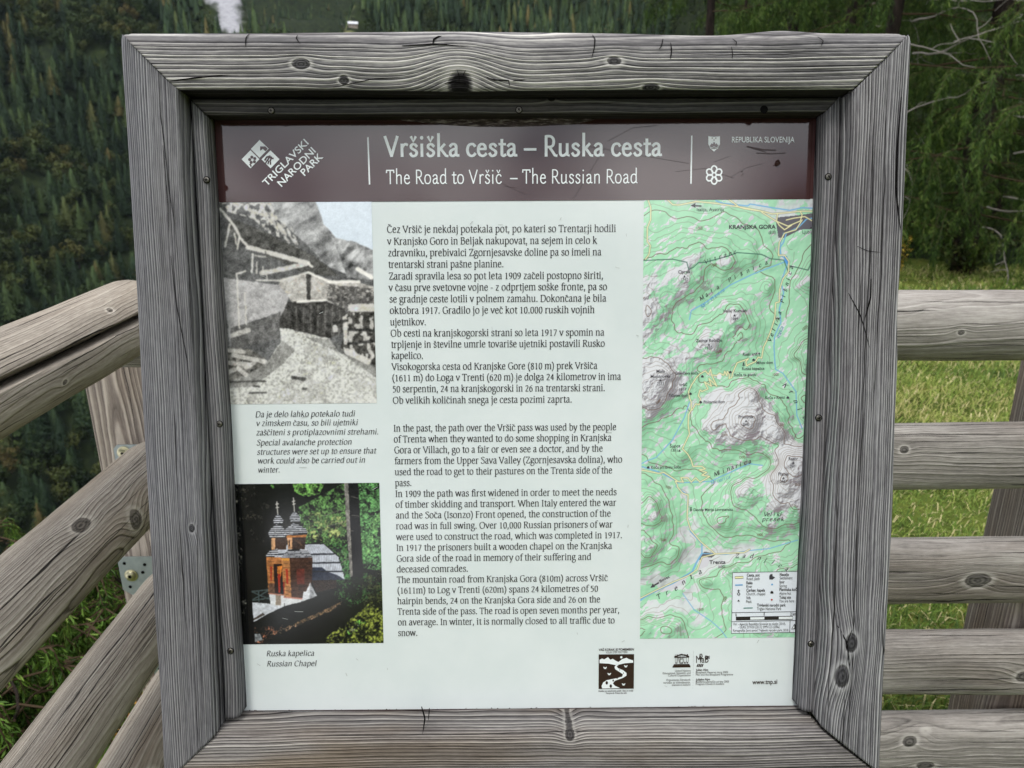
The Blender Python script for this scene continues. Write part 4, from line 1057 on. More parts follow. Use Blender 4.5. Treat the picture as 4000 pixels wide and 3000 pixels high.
# ---- mouldings that hold the panel
m_mt = wood('weathered_wood_moulding', 5, 0.0046, (-0.05, -0.03), ((24, 24, 25), (66, 65, 66), (118, 116, 114)), 0.010, [(.055, .018, None, .005, .003, -.002)], crack=0.6, brown=0.12, sharp=.8, fibre=.5)
m_ms = wood('weathered_wood_bead', 6, 0.0034, (-0.09, -0.02), ((40, 40, 44), (104, 104, 107), (168, 167, 168)), 0.010, (), crack=0.45, brown=0.1, sharp=.7, fibre=.55)
member('moulding', m_mt, (0, .3612), -.003, (-.399, .4165), (-.4190, .4365), .0200, -.004, .030, .003, .003, 0.001, n=200, seed=51, amp=.0007, under=M_UNDERSHADE)
member('moulding', m_ms, (-.3972, 0), math.pi/2 + .007, (-.472, .3610), (-.474, .3815), .0200, -.004, .030, .004, .006, 0.001, n=160, seed=52, amp=.0007)
member('moulding', m_ms, (.4138, 0), -math.pi/2 - .0108, (-.3600, .470), (-.3835, .474), .0205, -.004, .030, .004, .006, 0.001, n=160, seed=53, amp=.0007)
# ---- screws
def screw(px, py, z=.0312, r=.0037, parent=board, rot=.3):
    x, y = BT(px, py, z)
    mb = MB(); mb.lathe([(r*1.25, -.001), (r*1.25, .0002)], 20, 1)
    mb.lathe([(r, -.001), (r, .0006), (r*.8, .0014), (r*.3, .0017)], 20, 0)
    for a in (0, math.pi/2):
        mb.box((-r*.55, -r*.13, .0015), (r*.55, r*.13, .0019), 1, Matrix.Rotation(a + rot, 4, 'Z'))
    return mb.build('screw', [M_ZINC, M_HOLE], parent, BM @ Matrix.Translation((x, y, z)))
for i, (px, py) in enumerate([(1060, 432), (2027, 429), (807, 702), (3236, 690), (857, 1656), (3198, 1632), (900, 2543), (3168, 2515)]):
    screw(px, py, rot=i*.7)
mb = MB(); x, y = BT(2985, 427, .031)
mb.lathe([(.0052, 0.0), (.0052, .0003), (.003, .0006)], 11, 0).build('knot_hole', M_HOLE, board, BM @ Matrix.Translation((x, y, .0305)))

# ---------------------------------------------------------------- the printed panel
def gloss(name, col=None, attr=False, rough=0.11, peel=0.045, spec=0.62):
    N = NT(name)
    co = N.n('ShaderNodeTexCoord', out=3)
    b = N.noise(co, 520, 2, .5)
    if attr:
        col = N.n('ShaderNodeVertexColor', props={'layer_name': 'Col'})
    return N.done(color=col, rough=rough, bump=b, bstr=peel, bdist=0.0006, spec=spec)
def whites():
    N = NT('panel_white')
    co = N.n('ShaderNodeTexCoord', out=3)
    d = N.noise(co, 9, 4, .6); f = N.noise(co, 160, 3, .6)
    c = N.ramp(d, [(.3, rgb(212, 221, 220)), (.7, rgb(221, 228, 227))])
    c = N.mix(N.m('MULTIPLY', N.maprange(f, .74, .80), .35), c, rgb(150, 146, 138))
    return N.done(color=c, rough=.13, bump=N.noise(co, 520, 2, .5), bstr=.05, bdist=.0006, spec=.55)
M_WHITE = whites()
M_INK = gloss('ink_dark', rgb(43, 38, 42)); M_INKW = gloss('ink_white', rgb(232, 238, 238)); M_BROWN = gloss('header_brown', rgb(66, 42, 41), rough=.075, spec=.85)
M_EDGE = flat('header_bare_brown', lin((66, 38, 38)), .5, .3)
M_LOGO = gloss('ink_brown', rgb(50, 34, 33)); M_PIC = gloss('printed_picture', attr=True)
M_GREY = gloss('ink_grey', rgb(66, 64, 72)); M_BLUE = gloss('ink_blue', rgb(104, 164, 206)); M_YEL = gloss('ink_yellow', rgb(240, 236, 178))
M_RED = gloss('ink_red', rgb(176, 34, 50)); M_CON = gloss('ink_contour', rgb(120, 92, 70)); M_TEAL = gloss('ink_teal', rgb(74, 128, 118))

panel = MB().box((-.432, -.4815, -.004), (.452, .372, 0)).build('panel', M_WHITE, board, BM)
P0 = Matrix.Identity(4)
yb0 = BT(852.5, 791)[1]; yb1 = BT(3188, 778.5)[1]
mb = Print(); mb.z0 = .0003
mb.poly([(-.431, yb0), (.451, yb1), (.451, .3715), (-.431, .3715)], 0)
xl = BT(872, 620)[0]; xr = BT(3172, 620)[0]
mb.poly([(xl, yb0), (xr - .001, yb1), (xr, .3592), (xl - .0005, .3600)], 1, .0003)
mb.build('header_band', [M_EDGE, M_BROWN], panel, P0)

# ---- title
H = Print(); H.z0 = .0012
H.text('Vr\u0161i\u0161ka cesta \u2013 Ruska cesta', c2(318, 965), c2(2030, 960), .0350, SANSB, 0, 2.0)
H.line([c2(218, 848), c2(228, 1140)], .0020); H.line([c3(160, 838), c3(155, 1135)], .0020)
H.build('title_lettering', M_INKW, panel, P0)
H = Print(); H.z0 = .0012
H.text('The Road to Vr\u0161i\u010d  \u2013 The Russian Road', c2(330, 1135), c2(1882, 1130), .0262, SANSL, 0, 2.0)
H.build('subtitle_lettering', M_INKW, panel, P0)
# ---- park emblem
E = Print(); E.z0 = .0012
E.poly([c1(1493, 984), c1(1548, 1040), c1(1603, 984), c1(1548, 928)]); E.poly([c1(1550, 921), c1(1604, 975), c1(1660, 919), c1(1604, 865)]); E.poly([c1(1616, 985), c1(1672, 1040), c1(1727, 984), c1(1671, 929)])
def disc(P, T, cx, cy, r, mi, z, n=14, sy=1.0):
    P.poly([T(cx + r*math.cos(-2*math.pi*k/n), cy + sy*r*math.sin(-2*math.pi*k/n)) for k in range(n)], mi, z)
for k in range(5):
    a = k * 2*math.pi/5 - .5
    disc(E, c1, 1560 + 17*math.cos(a), 988 + 17*math.sin(a), 9.5, 1, .0004)
E.line([c1(1545, 1012), c1(1553, 1030)], .002, 1, z=.0004)
E.poly([c1(1608, 905), c1(1640, 905), c1(1655, 920), c1(1640, 935), c1(1625, 920), c1(1608, 932)], 1, .0004)
for d in (0, 16, 32):
    E.line([c1(1636 + d, 992 + d*.2), c1(1648 + d*.9, 972 + d*.2), c1(1672 + d*.6, 964 + d*.5)], .0022, 1, z=.0004); E.line([c1(1640+d, 1012 + d*.2), c1(1652 + d*.6, 990 + d*.3)], .0018, 1, z=.0004)
for s, a, b in (('TRIGLAVSKI', (1648, 1153), (1908, 888)), ('NARODNI', (1740, 1155), (1952, 938)), ('PARK', (1882, 1088), (1998, 972))):
    E.sans(s, c1(*a), c1(*b), .0098, 0, .012)
E.build('park_emblem', [M_INKW, M_BROWN], panel, P0)
# ---- state arms, name and flower knot
A = Print(); A.z0 = .0012
A.poly([c3(262, 842), c3(262, 890), c3(272, 915), c3(297, 937), c3(322, 915), c3(334, 890), c3(334, 842), c3(297, 846)][::1])
A.poly([c3(268, 905), c3(282, 886), c3(288, 891), c3(297, 876), c3(306, 891), c3(313, 886), c3(327, 905)][::-1], 1, .0004)
for dx, dy in ((-11, -34), (11, -34), (0, -22)): disc(A, c3, 297 + dx, 888 + dy, 4, 1, .0004, 8)
for yy in (910, 918): A.line([c3(272 + (yy-910), yy), c3(285, yy - 3), c3(297, yy + 2), c3(309, yy - 3), c3(322 - (yy-910), yy)], .0009, 1, z=.0004)
A.sans('REPUBLIKA SLOVENIJA', c3(407, 880), c3(793, 880), .0078, 0, .008)
for k in range(6):
    a = k*math.pi/3 + math.pi/6
    pts = []
    for t in np.linspace(0, 2*math.pi, 17)[:-1]:
        rr = 32 + 20*math.cos(t); tt = 17*math.sin(t)
        pts.append(c3(298 + rr*math.cos(a) - tt*math.sin(a), 1081 + (rr*math.sin(a) + tt*math.cos(a))*1.08))
    A.line(pts, .0021, 0, True, z=.00003*k)
A.build('state_emblem', [M_INKW, M_BROWN], panel, P0)

# ---- the two blocks of text
SL = [("\u010cez Vr\u0161i\u010d je nekdaj potekala pot, po kateri so Trentarji hodili", 68,130,2050,122), ("v Kranjsko Goro in Beljak nakupovat, na sejem in celo k",72,233,1885,224),
("zdravniku, prebivalci Zgornjesavske doline pa so imeli na",78,333,1923,325),("trentarski strani pa\u0161ne planine.",80,433,1080,428),("Zaradi spravila lesa so pot leta 1909 za\u010deli postopno \u0161iriti,",85,534,1940,527),
("v \u010dasu prve svetovne vojne - z odprtjem so\u0161ke fronte, pa so",85,633,1972,624),("se gradnje ceste lotili v polnem zamahu. Dokon\u010dana je bila",90,732,1965,724),("oktobra 1917. Gradilo jo je ve\u010d kot 10.000 ruskih vojnih",93,830,1865,823),
("ujetnikov.",97,930,410,928),("Ob cesti na kranjskogorski strani so leta 1917 v spomin na",100,1027,1948,1018),("trpljenje in \u0161tevilne umrle tovari\u0161e ujetniki postavili Rusko",104,1124,1953,1114),("kapelico.",107,1220,385,1218),
("Visokogorska cesta od Kranjske Gore (810 m) prek Vr\u0161i\u010da",110,1316,1888,1305),("(1611 m) do Loga v Trenti (620 m) je dolga 24 kilometrov in ima",113,1412,2092,1399),("50 serpentin, 24 na kranjskogorski in 26 na trentarski strani.",117,1508,1955,1497),
("Ob velikih koli\u010dinah snega je cesta pozimi zaprta.",119,1606,1670,1596)]
EN = [("In the past, the path over the Vr\u0161i\u010d pass was used by the people",126,188,2052,176),("of Trenta when they wanted to do some shopping in Kranjska",128,282,2010,268),("Gora or Villach, go to a fair or even see a doctor, and by the",132,376,1935,361),
("farmers from the Upper Sava Valley (Zgornjesavska dolina), who",134,470,2103,456),("used the road to get to their pastures on the Trenta side of the",137,565,2017,549),("pass.",139,660,285,658),("In 1909 the path was first widened in order to meet the needs",141,753,2055,737),
("of timber skidding and transport. When Italy entered the war",143,846,2052,829),("and the So\u010da (Isonzo) Front opened, the construction of the",145,939,2005,922),("road was in full swing. Over 10,000 Russian prisoners of war",147,1032,2020,1016),("were used to construct the road, which was completed in 1917.",149,1126,2103,1108),
("In 1917 the prisoners built a wooden chapel on the Kranjska",150,1219,2015,1200),("Gora side of the road in memory of their suffering and",152,1312,1835,1296),("deceased comrades.",153,1405,773,1398),("The mountain road from Kranjska Gora (810m) across Vr\u0161i\u010d",155,1496,1978,1478),
("(1611m) to Log v Trenti (620m) spans 24 kilometres of 50",158,1587,1895,1570),("hairpin bends, 24 on the Kranjska Gora side and 26 on the",159,1679,1913,1663),("Trenta side of the pass. The road is open seven months per year,",161,1770,2080,1754),("on average. In winter, it is normally closed to all traffic due to",163,1862,2038,1844),("snow.",165,1954,336,1952)]
for nm, T, LN in (('slovene_text', ct1, SL), ('english_text', ct2, EN)):
    P = Print()
    for s, x0, y0, x1, y1 in LN:
        P.text(s, T(x0, y0), T(x1, y1), .0155, ROMAN)
    P.build(nm, M_INK, panel, P0)
P = Print()
for s, x0, y0, x1, y1 in [("Da je delo lahko potekalo tudi",551,901,767,899),("v zimskem \u010dasu, so bili ujetniki",553,920,773,918),("za\u0161\u010diteni s protiplazovnimi strehami.",553,940,818,938),("Special avalanche protection",554,962,760,960),
    ("structures were set up to ensure that",555,982,812,979),("work could also be carried out in",556,1001,789,999),("winter.",557,1021,605,1020),("Ruska kapelica",575,1417,679,1416),("Russian Chapel",576,1439,684,1438)]:
    if s == 'Ruska kapelica': P.build('caption_lettering', M_INK, panel, P0); P = Print()
    P.text(s, ov(x0, y0), ov(x1, y1), .0132, ITAL)
P.build('caption_lettering', M_INK, panel, P0)

# ---- picture of the timber avalanche roofs (black and white)
a = bw(100, 62); b = bw(1232, 1608)
s = Sheet(-.431, BT(1462, 1200)[0], b[1], a[1] - .0002, .00062)
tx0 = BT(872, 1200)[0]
g3 = lambda v: (v, v*.985, v*.955)
s.C[:] = 96
s.warp(.0010, 200, 3)
s.blend(np.ones(s.X.shape), np.stack([84 + 40*(s.noise(60, 1) - .4)]*3, -1))
s.poly(bw, [(770,50),(1260,50),(1260,460),(1080,370),(900,330),(840,230)], (206, 216, 226))
m = s.mask([bw(*p) for p in [(380,50),(775,50),(840,230),(930,330),(1030,620),(900,570),(820,510),(700,380),(600,290),(470,180)]])
n = s.noise(120, 3, 4, .35, -1.0)
s.blend(m, np.stack([np.clip(120 + 190*(n - .30), 60, 236)]*3, -1))
m = s.mask([bw(*p) for p in [(900,330),(1080,365),(1260,450),(1260,660),(1020,640),(960,470)]])
s.blend(m, np.stack([np.clip(70 + 230*(s.noise(130, 7, 4, .5, -.7) - .22), 40, 225)]*3, -1))
m = s.mask([bw(*p) for p in [(40,62),(430,62),(480,180),(500,330),(420,300),(300,190),(90,130)]])
s.blend(m * (s.noise(150, 5, 4) > .52), g3(190))
for k in range(60):
    x_ = 380 + 260*random.random(); y_ = 160 + (x_ - 380)*.75 + random.gauss(0, 30)
    s.line(bw, [(x_, y_), (x_ + 14, y_ + 26)], .0022, g3(200), .7)
s.poly(bw, [(90,170),(330,260),(500,350),(760,470),(960,630),(700,610),(260,400),(120,300)], (74,73,70), .25, 200, 3)
s.poly(bw, [(500,650),(720,605),(880,675),(1110,680),(1260,720),(1260,880),(1000,900),(850,810),(600,830),(490,700)], (176,172,166), .28, 260, 9)
for k in range(10):
    s.line(bw, [(540, 672 + k*15), (860, 668 + k*15)], .0011, g3(190 - k*4), .6); s.line(bw, [(870, 690 + k*18), (1230, 770 + k*16)], .0012, g3(60), .6)
s.poly(bw, [(880,690),(1240,730),(1260,880),(1000,900),(860,800)], (84,82,80), .5, 300, 2, .42)
s.poly(bw, [(60,640),(500,700),(570,790),(510,1000),(500,1110),(120,1200)], (172,170,170), .12, 90, 4)
s.poly(bw, [(120,1030),(350,960),(510,900),(500,1110),(120,1200)], (98,97,96), .3, 200, 4)
s.poly(bw, [(560,830),(850,820),(1010,880),(1000,1060),(870,1115),(500,1050),(500,960)], (62,60,58), .5, 300, 8)
for k in range(14): s.line(bw, [(600 + k*28, 850 + random.random()*40), (604 + k*27, 1040 + k*4)], .0018, g3(120 if k % 2 else 36), .6)
s.poly(bw, [(700,600),(740,600),(735,990),(715,1010)], (60,58,56), .3, 200, 3)
s.poly(bw, [(500,1030),(560,1035),(880,1110),(960,1220),(1260,1340),(1260,1640),(40,1640),(40,1480),(110,1440),(400,1300),(510,1130)], (208,208,202), .0)
m = s.mask([bw(*p) for p in [(500,1030),(560,1035),(880,1110),(960,1220),(1260,1340),(1260,1640),(40,1640),(40,1480),(110,1440),(400,1300),(510,1130)]])
s.blend(m * (s.noise(500, 12, 3) < .44) * .5, g3(120)); s.blend(m * (s.noise(60, 14, 3) < .42) * .3, g3(140))
s.blend(s.mask([bw(*p) for p in [(40,1440),(400,1300),(520,1130),(620,1200),(520,1310),(300,1480),(40,1500)]])*.55, g3(86))
s.blend(s.mask([bw(*p) for p in [(700,1100),(900,1120),(1250,1310),(1250,1420),(1000,1240)]])*.5, g3(90))
for p in ([(600,1410),(690,1425)], [(270,1530),(395,1527)], [(110,1445),(390,1440)], [(680,1495),(705,1498)], [(300,1478),(340,1482)]): s.line(bw, p, .0052 if p[0][0] == 600 else .0026, g3(58), .85)
s.poly(bw, [(60,1180),(260,1190),(400,1270),(380,1310),(230,1400),(60,1450)], (92,90,86), .8, 260, 15)
for p in ([(80,1200),(220,1215)], [(140,1240),(390,1290)], [(100,1300),(250,1310)], [(180,1340),(240,1390)], [(90,1380),(150,1350)], [(120,1090),(260,1045)], [(240,1330),(300,1300)]): s.line(bw, p, .0062, g3(196), .85)
s.poly(bw, [(1000,930),(1060,870),(1260,865),(1260,1330),(1100,1260),(970,1190),(1000,1040)], (60,58,55), .7, 280, 17)
s.blend(s.mask([bw(*p) for p in [(1000,930),(1060,890),(1260,890),(1260,1330),(1100,1260),(970,1190)]]) * (s.noise(200, 18, 4, .6) > .56), g3(178))
for p, w_ in (([(1060,875),(1250,872)], .011), ([(1010,1040),(1250,1050)], .004), ([(1020,1210),(1180,1290)], .009), ([(1000,950),(1010,1140)], .006), ([(1030,1150),(1250,1130)], .004), ([(920,990),(1010,975)], .004), ([(925,1025),(928,1045)], .007)): s.line(bw, p, w_, g3(212 if w_ > .0055 else 30), .85)
for p, w_, v in (([(40,110),(150,240),(190,330),(260,410)], .0050, 190), ([(250,405),(480,465),(720,530)], .0085, 190), ([(700,535),(540,572),(360,606)], .0090, 176), ([(720,530),(748,556)], .005, 205), ([(115,230),(80,400)], .0040, 186),
                 ([(150,300),(165,380)], .003, 190), ([(185,340),(175,420)], .004, 190), ([(290,460),(285,600)], .0034, 190), ([(325,520),(320,610)], .003, 180), ([(370,560),(372,600)], .003, 180), ([(310,470),(390,480)], .003, 170), ([(400,620),(402,660)], .003, 170), ([(170,610),(235,590)], .004, 190),
                 ([(170,620),(188,1030)], .003, 186), ([(232,760),(240,1000)], .003, 180), ([(720,600),(880,672)], .0052, 224), ([(880,673),(1112,672)], .0056, 226), ([(720,600),(520,662)], .0042, 180), ([(320,660),(520,664)], .003, 180), ([(640,832),(720,822),(850,816)], .0046, 220), ([(1100,575),(1210,640)], .008, 215), ([(390,440),(430,560)], .002, 60)):
    s.line(bw, p, w_*.72, g3(min(v + 24, 238)), .9)
s.blur(2)
s.C += ((s.noise(190, 33, 4) - .5) * 70 + (s.noise(40, 34, 3) - .5) * 34)[..., None] * (.25 + .75*(s.C < 185))
s.blur(1)
s.C = 132 + (s.C - 118)*1.02
s.C += ((s.noise(620, 30, 3) - .5) * 44)[..., None]*(.4 + .6*(s.C < 200))
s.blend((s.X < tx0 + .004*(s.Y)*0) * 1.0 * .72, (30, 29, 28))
s.build('road_photograph', M_PIC, panel, P0, .0004)

# ---- picture of the chapel (colour)
a = ch(1475, 62); b = ch(1495, 1588)
s = Sheet(-.431, BT(1490, 2200)[0], b[1], a[1], .00062)
s.C[:] = (20, 22, 20)
s.warp(.0005, 220, 5)
n1 = s.noise(70, 2, 4); n2 = s.noise(260, 3, 3)
def veg(pts, c, thr, f=240, sd=0, a_=1.0):
    m = s.mask([ch(*p) for p in pts]); nn = .55*s.noise(f*1.9, sd, 5) + .45*s.noise(f*.5, sd + 3, 3); bl = s.noise(f*2.4, sd + 9, 3)
    col = np.array(c)[None, None, :] * np.clip(.05 + 1.75*bl[..., None], .1, 2)
    s.blend(m * sstep(thr - .04, thr + .16, nn) * a_, col)
veg([(60,60),(720,60),(760,450),(420,560),(160,900),(100,700)], (74,70,62), .60, 160, 41, .6)
veg([(640,60),(950,60),(900,170),(760,200),(660,150)], (110,160,80), .42, 200, 42); veg([(420,60),(560,60),(540,120),(440,120)], (80,130,60), .5, 200, 43)
veg([(690,300),(1140,60),(1170,900),(1080,760),(940,640),(760,640)], (88,128,70), .40, 230, 44); veg([(800,340),(1150,330),(1160,560),(900,620),(760,560)], (140,150,92), .5, 180, 45)
veg([(1265,60),(1490,60),(1500,900),(1310,880)], (92,142,84), .38, 230, 46); veg([(1270,560),(1500,300),(1500,700),(1310,760)], (120,170,100), .5, 200, 47)
veg([(960,640),(1170,640),(1200,980),(1130,980),(1060,760)], (70,120,66), .42, 220, 48); veg([(1060,960),(1320,900),(1500,1000),(1500,1100),(1200,1250),(1040,1150)], (56,92,50), .50, 260, 49)
veg([(900,1580),(1140,1400),(1330,1250),(1510,1060),(1510,1600),(900,1600)], (130,140,62), .48, 200, 50); veg([(1150,1440),(1400,1300),(1330,1420),(1180,1520)], (120,190,80), .55, 260, 51)
veg([(1160,1480),(1280,1380),(1320,1330),(1230,1500)], (225,228,220), .58, 260, 52); veg([(1280,1000),(1500,860),(1500,1180),(1330,1300)], (60,66,40), .5, 260, 53)
veg([(420,1510),(640,1420),(1110,1200),(1090,1240),(900,1330),(700,1420),(540,1500)], (190,150,120), .48, 330, 54); veg([(280,1440),(560,1420),(400,1590),(280,1590)], (170,110,84), .50, 300, 55); veg([(420,1510),(1120,1190),(1000,1290)], (120,96,70), .4, 300, 56)
s.poly(ch, [(255,1200),(430,1215),(560,1240),(400,1315),(255,1400)], (198,202,208), .22, 300, 5); s.poly(ch, [(262,1360),(360,1300),(380,1320),(270,1375)], (70,62,56))
s.poly(ch, [(250,1500),(330,1500),(360,1560),(280,1580)], (120,124,126), .5, 400, 6)
for p in ([(250,1098),(415,1080)], [(250,1185),(415,1160)], [(255,1100),(415,1170)], [(255,1180),(415,1085)], [(318,1090),(322,1190)]): s.line(ch, p, .0020, (66, 78, 78))
s.poly(ch, [(1132,62),(1268,62),(1312,950),(1190,965)], (20,20,21), .3, 200, 7); s.poly(ch, [(1132,62),(1172,62),(1215,950),(1190,965),(1150,400)], (128,124,118), .5, 300, 8)
for p in ([(1200,190),(1265,210)], [(1205,372),(1275,380)], [(1150,510),(1215,520)], [(960,480),(1140,430)], [(940,380),(1100,320)], [(1180,780),(980,900)]): s.line(ch, p, .0012, (120, 116, 106), .7)
s.poly(ch, [(20,70),(128,70),(175,500),(250,1100),(285,1600),(20,1600)], (9,10,10))
veg([(90,80),(130,90),(170,680),(150,1000),(205,1200),(170,1500),(150,1480),(120,900)], (120,118,110), .56, 160, 57)
# the chapel itself
s.poly(ch, [(500,655),(940,648),(1080,770),(1140,985),(825,990),(820,800),(700,690),(600,700),(550,835),(450,830)], (190,194,204), .16, 300, 20)
for k in range(16): s.line(ch, [(770 + k*20, 655 + k*2), (800 + k*24, 745), (810 + k*21, 905)], .0007, (120, 124, 134), .5)
s.poly(ch, [(820,868),(920,868),(990,915),(1070,940),(1140,985),(825,992)], (44,50,66), .2, 300, 21)
for p in ([(800,745),(1035,740)], [(818,828),(1095,822)], [(822,908),(1120,906)], [(480,745),(560,742)]): s.line(ch, p, .0022, (40, 42, 48))
s.poly(ch, [(825,992),(1060,990),(1060,1060),(870,1110)], (44,34,30), .3, 300, 22)
s.poly(ch, [(390,770),(545,770),(525,1120),(415,1120)], (172,112,64), .35, 300, 23); s.poly(ch, [(415,1020),(470,1020),(475,1120),(418,1118)], (98,72,58), .3, 300, 23)
s.poly(ch, [(460,838),(552,835),(528,1122),(475,1122)], (38,24,20)); s.poly(ch, [(495,860),(545,850),(530,960),(500,960)], (200,120,50), .5, 400, 24); s.poly(ch, [(500,930),(526,930),(524,1110),(508,1110)], (158,44,26))
s.poly(ch, [(428,860),(446,860),(446,1000),(432,995)], (160,50,32))
s.poly(ch, [(535,770),(612,776),(632,1166),(560,1140),(548,960)], (182,124,74), .35, 330, 25); s.poly(ch, [(540,780),(606,786),(606,808),(545,800)], (214,150,60))
s.poly(ch, [(612,776),(832,768),(822,1165),(632,1166)], (66,44,34), .4, 330, 26)
for k in range(9): s.line(ch, [(560, 830 + k*36), (628, 838 + k*37)], .0009, (80, 54, 36), .7); s.line(ch, [(630, 830 + k*37), (824, 826 + k*37)], .0008, (36, 24, 20), .7); s.line(ch, [(408, 810 + k*36), (470, 812 + k*36)], .0008, (90, 60, 40), .7)
s.poly(ch, [(575,880),(597,880),(602,1028),(583,1022)], (166,50,30)); s.poly(ch, [(552,1000),(566,1005),(566,1120),(556,1116)], (150,44,26)); s.poly(ch, [(680,885),(752,880),(756,1025),(684,1028)], (96,42,32), .3, 300, 27)
s.poly(ch, [(418,1112),(562,1128),(560,1240),(432,1226)], (214,216,218), .12, 200, 28); s.poly(ch, [(480,1130),(530,1134),(528,1230),(482,1228)], (140,126,110), .25, 300, 28); s.poly(ch, [(560,1158),(740,1170),(720,1200),(640,1215),(565,1238)], (216,218,220), .12, 200, 29)
s.line(ch, [(415, 1118), (558, 1132)], .0018, (176, 120, 100)); s.line(ch, [(560, 1152), (744, 1168)], .0022, (190, 130, 112))
def stripes(pts, n_, dark=(24, 26, 32), light=(206, 208, 214), y0=0, y1=0, tilt=0.0):
    m = s.mask([ch(*p) for p in pts]); ya = max(ch(*p)[1] for p in pts); yc = min(ch(*p)[1] for p in pts)
    f = (ya - s.Y + tilt*(s.X)) / (ya - yc) * n_
    s.blend(m, np.where((f % 1 < .55)[..., None], np.array(light), np.array(dark)) * (.8 + .35*n2[..., None]))
s.poly(ch, [(440,585),(590,585),(580,700),(440,700)], (60,40,30)); s.poly(ch, [(440,585),(478,588),(474,700),(440,700)], (196,150,110), .3, 300, 30)
s.poly(ch, [(588,575),(770,572),(756,695),(600,695)], (52,36,28)); s.poly(ch, [(588,578),(640,582),(636,695),(600,695)], (196,148,108), .3, 300, 31); s.poly(ch, [(604,608),(616,608),(616,668),(606,668)], (40,26,20))
for k in range(5): s.line(ch, [(655 + k*14, 605), (735 - k*4, 660)], .0006, (120, 90, 70), .6)
stripes([(420,712),(500,690),(510,760),(380,770)], 4); stripes([(582,712),(780,700),(838,772),(528,782)], 6)
stripes([(490,458),(548,480),(578,520),(572,575),(430,588),(408,545),(432,500)], 7); stripes([(648,443),(705,465),(770,500),(788,535),(775,565),(600,582),(557,545),(570,505),(608,475)], 8)
s.poly(ch, [(590,560),(780,548),(770,578),(580,586)], (176,110,50), .3, 300, 32); s.poly(ch, [(600,556),(784,540),(780,556),(640,566)], (26,24,28))
stripes([(500,360),(530,388),(556,415),(546,448),(465,454),(456,422),(476,388)], 5); stripes([(660,332),(690,362),(718,390),(712,430),(624,437),(609,398),(632,362)], 6)
for p in ([(493,243),(500,360)], [(650,205),(658,334)], [(482,268),(508,264)], [(640,240),(664,236)], [(484,300),(510,296)], [(644,268),(668,262)]): s.line(ch, p, .0015, (200, 196, 190))
s.poly(ch, [(810,1010),(875,1140),(800,1170),(728,1196),(745,1100),(768,1100)], (214,216,220), .15, 400, 33); s.poly(ch, [(812,1014),(875,1140),(800,1165)], (150,152,156), .5, 420, 34)
s.blur(1)
s.C += ((s.noise(700, 60, 2) - .5) * 26)[..., None]
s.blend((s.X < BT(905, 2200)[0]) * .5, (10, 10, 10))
s.build('chapel_photograph', M_PIC, panel, P0, .0004)

# ---- the map
ma = BT(2513, 781); mb_ = BT(2501, 2495); mc = BT(3125, 2490)
s = Sheet(ma[0] + .0008, .4505, mb_[1], ma[1] - .0003, .00066)
VAL = [([m4(*p) for p in [(1690,440),(1640,600),(1660,690),(1740,760),(1700,880),(1660,1000),(1690,1120),(1640,1300),(1660,1450),(1590,1600)]] + [m5(*p) for p in [(1580,60),(1590,250),(1600,330)]], 800, 1080),
       ([m5(*p) for p in [(1600,330),(1680,370),(1830,580),(1840,850),(1900,1000)]], 1080, 1400), ([m4(*p) for p in [(1690,770),(1350,900),(1080,1030),(800,1230),(640,1320),(620,1420)]], 880, 1350),
       ([m4(*p) for p in [(0,60),(500,90),(1000,80),(1300,110),(1600,170),(1900,180),(2200,150)]], 860, 800), ([m5(*p) for p in [(620,700),(560,880),(420,1140),(240,1330),(130,1370),(40,1420)]], 1500, 900),
       ([m5(*p) for p in [(40,1420),(290,1500),(480,1600)]] + [m6(*p) for p in [(430,0),(550,90),(545,330),(580,470),(700,600),(700,700)]], 900, 620), ([m6(*p) for p in [(700,700),(640,800),(600,890),(400,1010),(240,1080),(110,1150),(0,1230)]], 620, 580),
       ([m5(*p) for p in [(480,1620),(860,1600),(1100,1490),(1300,1400),(1450,1420)]], 860, 1300), ([m6(*p) for p in [(700,700),(950,710),(1190,670),(1400,650),(1700,560)]], 620, 1000), ([m5(*p) for p in [(1590,330),(1200,330),(900,350),(780,380)]], 1080, 1500), ([m6(*p) for p in [(1000,1640),(900,1500),(800,1410),(620,1290),(500,1120)]], 1100, 640)]
PK = [(m5(1260,910),2542,1),(m5(1290,640),2200,.6),(m5(1580,1010),2250,.6),(m5(950,1000),2000,.5),(m5(1800,1390),2601,1),(m5(1690,1560),2447,1),(m5(290,450),2333,1),(m5(120,560),2300,1),(m4(560,930),1747,.7),(m4(1130,1370),1664,.8),(m5(840,45),1930,.9),(m4(1000,690),1560,.6),(m4(700,740),1640,.5),
      (m4(1350,660),1350,.4),(m5(510,1250),1381,.4),(m4(130,1300),1900,.8),(m4(420,1020),1650,.5),(m4(1500,1000),1400,.5),(m5(620,560),1611,.5),(m4(2000,900),1400,.6),(m5(1950,200),1700,.8),(m6(140,210),1750,.8),(m6(130,600),1650,.8),(m6(400,750),1150,.4),(m6(1150,60),1900,.6),(m6(1450,380),1500,.6),(m6(900,340),1500,.6),(m6(1700,100),2000,.8),
      (m6(1250,1300),1650,.9),(m6(1000,860),1400,.4),(m6(1350,840),1350,.4),(m6(300,1480),1450,.7),(m6(80,1500),1400,.6),(m6(1600,950),1700,.7),(m6(700,1000),1250,.5),(m5(1900,700),1500,.5),(m4(300,300),950,.4),(m4(1000,300),1000,.4),(m4(1750,560),1000,.3)]
num = np.zeros(s.X.shape); den = np.zeros(s.X.shape)
wx = s.X + (s.noise(30, 71, 3) - .5)*.026; wy = s.Y + (s.noise(30, 72, 3) - .5)*.026
